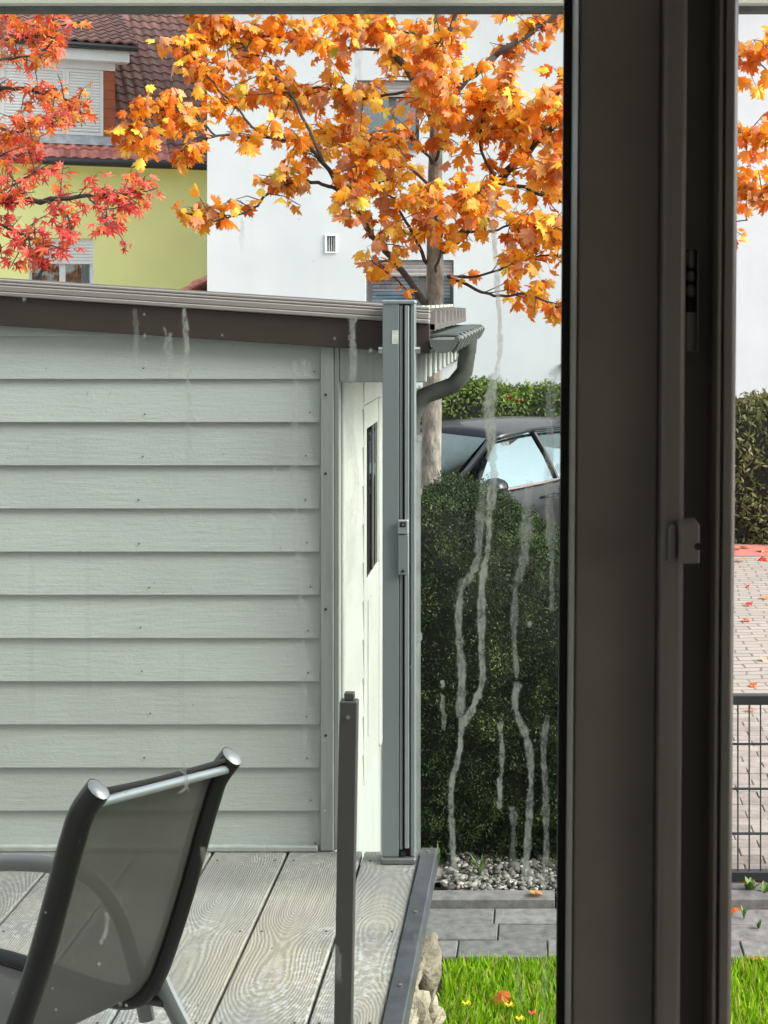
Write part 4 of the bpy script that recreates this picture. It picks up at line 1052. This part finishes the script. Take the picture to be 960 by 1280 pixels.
for s_ in (1, -1):
    yb, yt = .865*s_, .6*s_
    def gp_(x0b, x1b, x0t, x1t, zb0, zb1, zt0, zt1):
        return [[(x0b, yb, zb0), (x1b, yb, zb1)], [(x0t*.45+x0b*.55, yb*.5+yt*.5+.02*s_, (zb0+zt0)/2), (x1t*.45+x1b*.55, yb*.5+yt*.5+.02*s_, (zb1+zt1)/2)], [(x0t, yt, zt0), (x1t, yt, zt1)]]
    gla(gp_(.8, -.34, .22, -.3, .965, .985, 1.37, 1.42), 'side_window'); gla(gp_(-.44, -1.36, -.40, -1.28, .985, 1.0, 1.42, 1.40), 'side_window'); gla(gp_(-1.44, -2.1, -1.36, -1.85, 1.0, 1.03, 1.4, 1.34), 'side_window')
    for x0, z0, x1, z1, r_ in ((1.04, 1.0, .27, 1.395, .035), (-.39, .98, -.35, 1.425, .035), (-1.4, 1.0, -1.32, 1.41, .035), (-2.2, 1.0, -1.92, 1.35, .06)):
        pb = .865 if x0 < .9 else .76
        MB().tube([(x0, pb*s_, z0), ((x0+x1)/2, (pb*.45+.6*.55)*s_+.025*s_, (z0+z1)/2+.01), (x1, .6*s_, z1)], r_, 8, flat=.6).build('pillar', m['carpaint'], car, smooth=True, local=True)
    MB().tube([(.95, .875*s_, .955), (.3, .9*s_, .967), (-.4, .9*s_, .983), (-1.3, .895*s_, 1.003), (-2.0, .86*s_, 1.025)], .013, 6).build('chrome_strip', m['chrome'], car, smooth=True, local=True)
    MB().tube([(.18, .63*s_, 1.395), (-.3, .645*s_, 1.44), (-1.1, .64*s_, 1.435), (-1.85, .6*s_, 1.37)], .014, 6).build('window_trim', m['carpaint'], car, smooth=True, local=True)
    mi = MB(); rws = []
    for k, (sx, r_) in enumerate(((.0, .35), (.03, .8), (.09, 1), (.15, .95), (.18, .55))):
        rws.append([(.74-sx+.06, (.985+.12*math.cos(a)*r_)*s_, 1.02+.085*math.sin(a)*r_) for a in [2*math.pi*j/12 for j in range(13)]])
    mi.grid(rws); mir = mi.build('wing_mirror', m['carpaint'], car, smooth=True, local=True)
    MB().box(.63, .71, *sorted((.86*s_, .93*s_)), .955, .985).build('mirror_foot', m['black'], mir, local=True)
    MB().add([(.619, (.985+.1*math.cos(a))*s_, 1.02+.07*math.sin(a)) for a in [2*math.pi*j/12 for j in range(12)]], [tuple(range(12))]).build('mirror_glass', m['chrome'], mir, local=True)
    for x in (-.12, -1.12):
        MB().tube([(x, .915*s_, .84), (x-.03, .945*s_, .845), (x-.2, .945*s_, .85), (x-.23, .915*s_, .85)], .014, 8).build('door_handle', m['carpaint'], car, smooth=True, local=True)
    for x in (.92, -.4, -1.42): MB().tube([(x, .895*s_, .93), (x+.02, .912*s_, .6), (x+.05, .89*s_, .35)], .004, 4).build('door_gap', m['black'], body, local=True)
    for x in (1.42, -1.42):
        ty = MB().cyl((x, .70*s_, .33), (x, .905*s_, .33), .33, 24).build('wheel', m['tyre'], car, smooth=True, local=True)
        MB().cyl((x, .8*s_, .33), (x, .912*s_, .33), .21, 20).build('rim', m['zinc'], ty, smooth=True, local=True)
    MB().tube([(2.2, .5*s_, .68), (2.05, .74*s_, .74)], .075, 10).build('headlight', m['chrome'], car, smooth=True, local=True)
MB().box(2.28, 2.345, -.4, .4, .48, .62).build('grille', m['black'], car, local=True, bevel=.01)
for s_ in (1, -1):
    MB().box(-.25, .2, .36*s_-.22, .36*s_+.22, .5, .62).build('seat', m['seatd'], car, local=True, bevel=.04)
    MB().add([(-.2, .36*s_-.22, .6), (-.2, .36*s_+.22, .6), (-.42, .36*s_+.2, 1.1), (-.42, .36*s_-.2, 1.1), (-.34, .36*s_-.22, .6), (-.34, .36*s_+.22, .6), (-.5, .36*s_+.2, 1.1), (-.5, .36*s_-.2, 1.1)], [(0, 1, 2, 3), (5, 4, 7, 6), (0, 3, 7, 4), (1, 5, 6, 2), (3, 2, 6, 7)]).build('seat', m['seatd'], car, local=True, bevel=.02)
    MB().box(-.5, -.41, .36*s_-.11, .36*s_+.11, 1.13, 1.3).build('headrest', m['seatd'], car, local=True, bevel=.03)
MB().prism([(-1.75, 1.42), (-1.55, 1.445), (-1.72, 1.49), (-1.76, 1.49)], 'y', -.02, .02).build('roof_fin', m['carpaint'], car, local=True, bevel=.004)
MB().box(.42, .45, -.1, .1, 1.25, 1.32).build('inner_mirror', m['black'], car, local=True, bevel=.01)

# ================================================================== GARDEN FENCE
fe = thing('garden_fence', 'low anthracite double bar fence at the right before the driveway', 'fence', (1.4, 6.56, 0))
x0, x1 = .56, 2.6; yf = 6.56
fz = lambda py: EYE-(py-PY)/F*yf
for x in (x0-.03, x1+.03): MB().box(x-.03, x+.03, yf-.02, yf+.02, -.05, fz(862)).build('fence_post', m['fence'], fe, bevel=.004)
MB().box(x0, x1, yf-.02, yf+.02, fz(880), fz(868)).build('rail', m['fence'], fe, bevel=.003)
MB().box(x0, x1, yf-.02, yf+.02, fz(1100), fz(1088)).build('rail', m['fence'], fe, bevel=.003)
wz0, wz1 = fz(1089), fz(879); n = 0
wme = None; x = pxx(922, yf)-.05*7
while x < x1-.01:
    if wme is None: o = MB().tube([(0, 0, wz0), (0, 0, wz1)], .0034, 6).build('wire', m['fence'], fe, local=True); wme = o.data
    else: o = link('wire', wme, fe)
    o.location = (x-1.4, 0, 0); x += .0502
for py in (930, 986, 1042):
    for s_ in (-1, 1): MB().tube([(x0, yf+.0065*s_, fz(py)), (x1, yf+.0065*s_, fz(py))], .0036, 6).build('wire', m['fence'], fe)

# ================================================================== OWN HOUSE, WINDOW, AWNING
YW = 1.13
oh = thing('own_house', 'pale rendered wall and dim room round the window the view is taken from', 'house', (-1, 0, 0))
wall_open(-7, 5, -.05, 6.2, 1.10, 1.38, [(-.95, .95, 1.02, 3.02)], 'wall', m['ownwall'], oh)
MB().box(-2.6, 2.2, -3.0, 1.099, .8, .98).build('floor', m['paver'], oh)
MB().box(-2.6, 2.2, -3.0, 1.099, 3.25, 3.4).build('ceiling', m['plaster'], oh)
MB().box(-2.6, 2.2, -3.2, -3.001, .8, 3.4).build('back_wall', m['plaster'], oh)
for xa, xb in ((-2.8, -2.601), (2.201, 2.4)):      # side walls, each with an unseen opening added to brighten the window frame
    MB().box(xa, xb, -3.2, -2.0, .8, 3.4).box(xa, xb, -.1, 1.099, .8, 3.4).box(xa, xb, -1.999, -.101, .8, 1.7).box(xa, xb, -1.999, -.101, 2.9, 3.4).build('inner_wall', m['plaster'], oh)
SH = math.tan(R(.45))                       # the frame leans slightly
win = thing('window', 'dark brown window with streaked left pane and open right side, in the foreground', 'window', (.08, 1.16, 1.02))
def lean(b):
    b.v = [(v[0]+SH*(v[2]-2.6), v[1], v[2]) for v in b.v]; return b
q = lambda px, Y=YW: (px+4-PX)/F*Y-.0     # photo x at the height of the eye (frame axis)
def prof(pts, name, mt, bev=.0, seg=2):
    return lean(MB().prism(pts, 'z', 1.03, 3.01)).build(name, mt, win, bevel=bev, seg=seg)
def qq(px, Y): return (px-PX)/F*Y
# left sash with its glazing bead, the meeting post, the open rebate and the outer frame strip, seen from above as (x, y)
prof([(qq(711.5, 1.165)-.0, 1.152), (qq(713, 1.16), 1.146), (qq(713, 1.16), 1.19), (qq(711.5, 1.165)-.006, 1.19), (qq(711.5, 1.165)-.006, 1.152)], 'glazing_gasket', m['gasket'])
prof([(qq(713, 1.15), 1.1455), (qq(716.5, 1.142), 1.140), (qq(721, 1.135), 1.134), (qq(721.6, 1.135), 1.136), (qq(721.6, 1.135), 1.19), (qq(713.2, 1.16), 1.19)], 'glazing_bead', m['frame'], .0012)
prof([(qq(722, 1.136), 1.136), (qq(824, 1.136), 1.136), (qq(824, 1.136), 1.195), (qq(722, 1.136), 1.195)], 'sash_frame', m['frame'], .002)
prof([(qq(824.05, 1.136), 1.1365), (qq(828, 1.11), 1.112), (qq(832, 1.108), 1.108), (qq(853, 1.108), 1.108), (qq(857, 1.108), 1.1105), (qq(858, 1.108), 1.115), (qq(858, 1.108), 1.19), (qq(824.3, 1.136), 1.19)], 'meeting_post', m['frame'], .0025, 3)
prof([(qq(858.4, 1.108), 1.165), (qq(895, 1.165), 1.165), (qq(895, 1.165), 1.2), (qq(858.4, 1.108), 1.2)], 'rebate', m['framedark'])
prof([(qq(893, 1.13), 1.138), (qq(897, 1.13), 1.132), (qq(902, 1.13), 1.132), (qq(902.5, 1.13), 1.137), (qq(905, 1.13), 1.137), (qq(905.5, 1.13), 1.130), (qq(916, 1.13), 1.130), (qq(918.5, 1.13), 1.133), (qq(922.5, 1.13), 1.140), (qq(922.5, 1.14), 1.2), (qq(893, 1.13), 1.2)], 'frame_strip', m['frame'], .001)
zz = lambda py, Y: EYE-(py-PY)/F*Y
ho = SH*(zz(678, 1.1)-2.6)
hb = MB().box(qq(852, 1.085)+ho, qq(877, 1.085)+ho, 1.085, 1.12, zz(705, 1.085), zz(655, 1.085)).build('keep', m['keep'], win, bevel=.0013, seg=2)
MB().box(qq(838, 1.1)+ho, qq(852, 1.085)+ho-.0005, 1.0965, 1.1075, zz(705, 1.1), zz(655, 1.1)).build('keep_base', m['frame'], hb, bevel=.002)
MB().cyl((qq(875, 1.085)+ho, 1.0845, zz(683, 1.085)), (qq(875, 1.085)+ho, 1.0865, zz(683, 1.085)), .0028, 10).build('screw', m['gasket'], hb)
lk = MB().box(qq(858, 1.15), qq(870, 1.15), 1.15, 1.1645, zz(440, 1.15), zz(311, 1.15)).build('strike_plate', m['gasket'], win, bevel=.001)
MB().box(qq(857, 1.145), qq(872, 1.145), 1.143, 1.1495, zz(440, 1.15), zz(390, 1.15)).build('strike_body', m['framedark'], lk, bevel=.001)
MB().box(qq(870, 1.145), qq(872.5, 1.145), 1.139, 1.1645, zz(440, 1.15), zz(313, 1.15)).build('strike_edge', m['steel'], lk, bevel=.0006)
for a, b_ in ((311, 335), (338, 352), (356, 371)): MB().box(qq(859, 1.145), qq(869, 1.145), 1.1425, 1.1495, zz(b_, 1.145), zz(a, 1.145)).build('roller_pin', m['framedark'], lk, bevel=.002)
MB().box(-.94, -.85, 1.12, 1.2, 1.03, 3.01).build('frame_jamb', m['frame'], win, bevel=.002)
MB().box(.86, .94, 1.12, 1.2, 1.03, 3.01).build('frame_jamb', m['frame'], win, bevel=.002)
MB().box(-.849, .859, 1.12, 1.2, 2.95, 3.01).build('frame_head', m['frame'], win, bevel=.002)
MB().box(-.849, .859, 1.12, 1.2, 1.03, 1.10).build('frame_sill', m['frame'], win, bevel=.002)
YP = 1.176
pane = lean(MB().box(-.849, qq(713, YP), YP, YP+.004, 1.101, 2.949)).build('glass_pane', m['pane'], win)
def streak(pts, wd, mt='stain', fade=(1, 1)):
    pts = [Vector((p[0], p[1], 0)) for p in pts]; sp = smooth_path(pts, 12) if len(pts) > 2 else [pts[0].lerp(pts[1], k/14) for k in range(15)]
    n = len(sp); Y = YP+.0052; Vv, Ff, T = [], [], []
    sd_ = random.random()*50
    for i, p in enumerate(sp):
        t = (sp[min(i+1, n-1)]-sp[max(i-1, 0)]).normalized(); nn = Vector((-t.y, t.x, 0))
        ww = wd*.56*(.8+.5*MN.noise(Vector((i*.17, sd_, 0)))+.45*MN.noise(Vector((i*.7, sd_+3, 0)))); e = min(1, i/3+.25, (n-1-i)/3+.25); ww *= e**.5
        jx = 1.6*MN.noise(Vector((i*.16, sd_+9, 0)))+.8*MN.noise(Vector((i*.6, sd_+5, 0)))
        al = fade[0]+(fade[1]-fade[0])*i/(n-1)
        for k, (f, a_) in enumerate(((-1.3, 0), (-.75, .85), (-.3, .75), (.3, .75), (.75, .85), (1.3, 0))):
            c = p+nn*(ww*f); v = P(c.x+jx, c.y, Y); Vv.append((v.x, v.y+(.0006 if 0 < k < 5 else 0), v.z)); T.append(a_*al*min(1, e*1.1))
    for i in range(n-1):
        for k in range(5): a_ = i*6+k; Ff.append((a_, a_+1, a_+7, a_+6))
    npmesh('water_mark', np.array(Vv), np.array(Ff), m[mt], pane, worldloc(win)[:], np.array(T))
ST = [([(168, 385), (170, 420), (169, 462)], 7, 'stainfaint', (1, .6)), ([(205, 408), (207, 425), (205, 442)], 5, 'stainfaint', (1, 1)), ([(213, 415), (211, 440), (213, 470)], 8, 'stain', (.9, .3)),
 ([(230, 384), (232, 420), (233, 460), (237, 510)], 6, 'stain', (1.1, .7)), ([(237, 510), (236, 550), (235, 590)], 7, 'stainfaint', (1, .3)),
 ([(441, 395), (440, 420), (442, 445), (440, 480)], 9, 'stain', (.9, .7)), ([(440, 480), (438, 540), (446, 600), (440, 660), (437, 760)], 9, 'stainfaint', (.6, .3)),
 ([(366, 448), (370, 500), (367, 580), (372, 680), (377, 780), (381, 960)], 8, 'stainfaint', (1, .5)), ([(380, 448), (381, 472)], 6, 'stain', (.7, .4)), ([(345, 550), (342, 620), (344, 690)], 6, 'stainfaint', (.5, .8)),
 ([(614, 232), (617, 290), (621, 350), (625, 420), (621, 468)], 7, 'stainpink', (1, 1.1)), ([(621, 466), (612, 505), (614, 560), (617, 600), (612, 640)], 13, 'stain', (1.1, 1)),
 ([(606, 585), (600, 640), (597, 680), (600, 700)], 9, 'stainfaint', (.8, 1.1)), ([(603, 640), (598, 690), (588, 720), (577, 740), (573, 790), (577, 840), (575, 900)], 9, 'stain', (.7, .8)),
 ([(612, 635), (609, 690), (603, 730), (602, 800), (603, 850), (592, 882), (576, 908)], 8, 'stain', (1, .9)), ([(577, 895), (576, 930), (569, 960), (564, 985), (565, 1040), (569, 1092)], 7, 'stain', (1, .8)),
 ([(578, 722), (574, 745)], 7, 'stain', (.7, .4)),
 ([(692, 460), (688, 520), (686, 600), (690, 690)], 12, 'stainfaint', (1, 1.2)), ([(688, 560), (687, 640), (690, 700), (690, 735), (690, 765)], 7, 'stain', (.5, .9)),
 ([(661, 600), (658, 650), (655, 700), (645, 730)], 12, 'stainfaint', (1.1, 1)), ([(645, 728), (643, 790), (646, 850)], 7, 'stainfaint', (1, 1.2)), ([(648, 852), (644, 885), (660, 930), (664, 980), (660, 1040), (656, 1105)], 9, 'stain', (.8, .8)),
 ([(685, 893), (680, 930), (682, 1000), (683, 1060), (681, 1110)], 8, 'stain', (.6, .7)), ([(625, 902), (628, 950), (625, 980), (624, 1012)], 6, 'stain', (.8, .9)), ([(639, 1008), (641, 1025), (640, 1100)], 8, 'stainfaint', (1.2, .6)),
 ([(553, 850), (553, 860)], 5, 'stain', (1, 1)), ([(552, 868), (554, 890), (555, 914)], 5, 'stain', (.9, .7)),
 ([(302, 272), (302, 314)], 5, 'stainpink', (.6, .3)), ([(452, 10), (448, 90), (447, 180)], 9, 'stainpink', (.5, .35)), ([(650, 30), (652, 80)], 6, 'stainfaint', (.8, .4)), ([(222, 962), (233, 970), (232, 985), (222, 992)], 4, 'stain', (.9, .7)), ([(228, 950), (235, 990)], 4, 'stainfaint', (1, 1)),
 ([(132, 1140), (133, 1160), (126, 1182)], 6, 'stain', (.4, .9)), ([(253, 1058), (255, 1080), (252, 1092)], 7, 'stainfaint', (1, .4)), ([(681, 1160), (683, 1220), (680, 1280)], 12, 'stainfaint', (.6, .4)), ([(645, 1200), (650, 1262)], 10, 'stainfaint', (.3, .6)),
 ([(522, 540), (524, 600), (520, 650)], 8, 'stainfaint', (1, .7)), ([(520, 1165), (524, 1190), (521, 1230)], 9, 'stainfaint', (.8, .5)), ([(418, 1180), (423, 1215), (422, 1230)], 8, 'stainfaint', (1, .7)), ([(4, 20), (4, 110)], 10, 'stainpink', (.5, .4)),
 ([(225, 800), (227, 960)], 8, 'stainfaint', (.3, .3)), ([(38, 680), (40, 900)], 8, 'stainfaint', (.25, .3)), ([(110, 690), (112, 900)], 6, 'stainfaint', (.25, .2)), ([(540, 250), (541, 380)], 7, 'stainfaint', (.5, .3))]
for s_ in ST: streak(*s_)
sp = MB(); T = []
V, Fc = [], []
spots = [(30, 374, 3), (180, 393, 2), (181, 420, 3), (180, 452, 4), (109, 492, 2.5), (136, 492, 3), (236, 464, 3), (463, 438, 3), (698, 585, 6), (662, 780, 4), (418, 423, 2), (278, 419, 2), (35, 560, 2), (100, 690, 2), (695, 620, 3), (124, 1205, 3), (150, 1255, 3), (158, 1257, 2), (157, 990, 2.5), (70, 1262, 2)]
spots += [(random.uniform(5, 700), random.uniform(20, 1270), random.uniform(.8, 1.7)) for _ in range(90)]
for x, y, r_ in spots:
    b0 = len(V); c = P(x, y, YP+.0055); V.append(c[:]); T.append(.9)
    for k in range(8): a = k*math.pi/4; p = P(x+r_*math.cos(a)*random.uniform(.7, 1.2), y+r_*math.sin(a)*random.uniform(.8, 1.5), YP+.0052); V.append(p[:]); T.append(.3)
    for k in range(8): Fc.append((b0, b0+1+k, b0+1+(k+1) % 8))
npmesh('dried_spots', np.array(V), np.array(Fc), m['stain'], pane, worldloc(win)[:], np.array(T))['kind'] = 'stuff'

YB = 3.4; zb_ = EYE-(12.5-PY)/F*YB
aw = thing('terrace_pergola', 'pale painted pergola beam crossing the very top of the view', 'pergola', (-1, YB, 0))
MB().box(-3.75, 1.75, YB, YB+.04, zb_+.008, zb_+.16).build('beam', m['whitebar'], aw, bevel=.008, seg=2)
MB().box(-3.74, 1.74, YB+.003, YB+.037, zb_-.003, zb_+.0075).build('beam_groove', m['zincdark'], aw)
for x, z0_ in ((-3.72, DZ+.002), (1.62, -.02)): MB().box(x, x+.1, YB+.002, YB+.098, z0_, zb_-.002).build('pergola_post', m['whitebar'], aw, bevel=.006)
for x in (-3.7, -1.9, -.1, 1.65): MB().box(x, x+.06, 1.385, YB+.05, zb_+.161, zb_+.26).build('rafter', m['whitebar'], aw, bevel=.004)

# ================================================================== FALLEN LEAVES, FLOWERS, WEEDS
FL = [(934, 732, .1, 'dull red fallen leaf far up the driveway'), (956, 746, .12, 'orange fallen leaf on the driveway at the right edge of the photo'), (936, 755, .11, 'pinkish fallen leaf on the driveway right of the window frame'), (933, 774, .1, 'yellowish fallen leaf below the pinkish one on the driveway'),
 (955, 823, .1, 'brownish fallen leaf on the driveway above the fence'), (942, 855, .1, 'small tan fallen leaf nearest above the fence rail'), (939, 886, .09, 'dark red fallen leaf seen through the fence wires'),
 (918, 686, .16, 'orange leaf lying under the clipped hedge beside the frame'), (932, 684, .16, 'red leaf lying at the foot of the clipped hedge'), (955, 688, .2, 'big orange leaf on the red paving strip at the right edge'), (925, 700, .17, 'pale leaf at the edge of the red strip beside the frame'), (953, 699, .15, 'pale orange leaf below the red paving strip'),
 (920, 1106, .1, 'orange leaf under the fence rail beside the frame'), (935, 1105, .1, 'red leaf under the fence rail in the middle of the gap'), (950, 1104, .11, 'red orange leaf under the fence rail at the right'), (957, 1112, .08, 'yellow leaf on the kerb at the right edge'), (950, 1198, .13, 'long orange leaf where the pavers meet the lawn'), (918, 1138, .05, 'tiny tan leaf on the pavers beside the frame'),
 (670, 1116, .075, 'bright orange leaf on the pebbles at the foot of the bush'), (571, 1107, .055, 'red leaf on the pebbles near the deck corner'), (627, 1244, .075, 'curled pale orange leaf lying in the grass'), (640, 500, 0, '')]
mes = []
for k in range(4):
    me = bpy.data.meshes.new('fallen_leaf'); V_ = curl(MV, 60+k); V_[:, 2] = V_[:, 2]*.8+.12; me.from_pydata((V_-np.array([0, .4, 0])).tolist(), [], MF.tolist()); me.update(); me.materials.append(m['fallen']); mes.append(me)
for k, (px, py, s_, lb) in enumerate(FL):
    if not s_: continue
    z = .05 if py > 1240 else .012
    if 1114 < py < 1118: z = .05
    o = link('fallen_leaf', mes[k % 4], None, G(px, py, z), (random.uniform(-.25, .1), random.uniform(-.2, .2), random.uniform(0, 6.28))); o.scale = (s_*(.72 if py < 1000 else .9),)*3
    tag(o, lb, 'leaf', 'fallen autumn leaves')
o = link('fallen_leaf', mes[0], None, P(571, 522, 12.95)+Vector((0, 0, .02)), (0, 0, 1)); 
bpy.data.objects.remove(o)
for k, (px, py, c, lb) in enumerate([(583, 1254, 'yellowflower', 'leftmost yellow dandelion in the lawn'), (637, 1256, 'yellowflower', 'upper of the two yellow dandelions close together in the lawn'), (650, 1273, 'yellowflower', 'lowest yellow dandelion at the bottom of the lawn'), (666, 1266, 'redflower', 'orange flower in the lawn right of the dandelions')]):
    p = G(px, py, .055); fl = thing('flower', lb, 'flower', (p.x, p.y, -.015), group='flowers in the lawn')
    MB().tube([(p.x, p.y, -.01), (p.x+.003, p.y, .05)], .0016, 5).build('stem', m['weed'], fl)
    b = MB()
    for j in range(14):
        a = j*2.4; r_ = .008+.008*(j % 2); b.add([(p.x, p.y, .05), (p.x+r_*math.cos(a-.2), p.y+r_*math.sin(a-.2), .055), (p.x+1.35*r_*math.cos(a), p.y+1.35*r_*math.sin(a), .054+.004*(j % 3)), (p.x+r_*math.cos(a+.2), p.y+r_*math.sin(a+.2), .055)], [(0, 1, 2, 3)])
    b.build('petals', m[c], fl)
def weed(px, py, h, n, wd, lb, name='weed', z=.0):
    p = G(px, py, z); th = thing(name, lb, 'plant', p)
    for k in range(n):
        a = random.uniform(0, 6.28); ln = random.uniform(.6, 1)*h; o_ = random.uniform(.25, .7)
        pts = [p, p+Vector((math.cos(a)*o_*ln*.3, math.sin(a)*o_*ln*.3, ln*.55)), p+Vector((math.cos(a)*o_*ln*.8, math.sin(a)*o_*ln*.8, ln*(1-o_*.35)))]
        s_ = Vector((-math.sin(a), math.cos(a), 0)); ww = (wd*.5, wd, wd*.1)
        MB().grid([[q_-s_*w_, q_+Vector((0, 0, -w_*.4)), q_+s_*w_] for q_, w_ in zip(smooth_path(pts, 2), (ww[0], wd*.8, ww[1], wd*.7, ww[2]))]).build('blade', m['weed'], th)
weed(600, 1098, .14, 12, .004, 'grassy tuft on the pebbles in front of the bush'); weed(548, 1082, .12, 7, .004, 'small grass tuft at the deck corner beside the bush')
weed(664, 1122, .05, 9, .006, 'tiny weed on the edging stones before the bush'); weed(700, 1102, .06, 8, .008, 'small leafy weed on the pebbles beside the window frame')
weed(938, 1122, .1, 16, .014, 'leafy weed sprouting from the kerb under the fence'); weed(930, 1148, .06, 9, .005, 'spindly weed in the joints of the garden path'); weed(948, 1160, .045, 8, .009, 'low weed nearest the lawn on the right path'); weed(956, 1125, .09, 10, .012, 'leafy weed by the kerb at the right edge')
for k, (px, py) in enumerate([(640, 500), (648, 501), (634, 496)]):
    p = P(px, py, 17.3); fl = thing('flower', ['red bloom on top of the light green hedge, middle one', 'rightmost red bloom on the light green hedge', 'leftmost red bloom on the light green hedge'][k], 'flower', (p.x, p.y, 1.4), group='red blooms on the hedge')
    b = MB()
    for j in range(9): a = j*2.4; r_ = .05; b.add([p[:], (p.x+r_*math.cos(a-.4), p.y+r_*math.sin(a-.4), p.z+.02), (p.x+1.5*r_*math.cos(a), p.y+1.4*r_*math.sin(a), p.z+.05-.03*(j % 3)), (p.x+r_*math.cos(a+.4), p.y+r_*math.sin(a+.4), p.z+.02)], [(0, 1, 2, 3)])
    b.build('petals', m['redflower'], fl); MB().tube([(p.x, p.y, 1.4), p[:]], .006, 5).build('stem', m['weed'], fl)
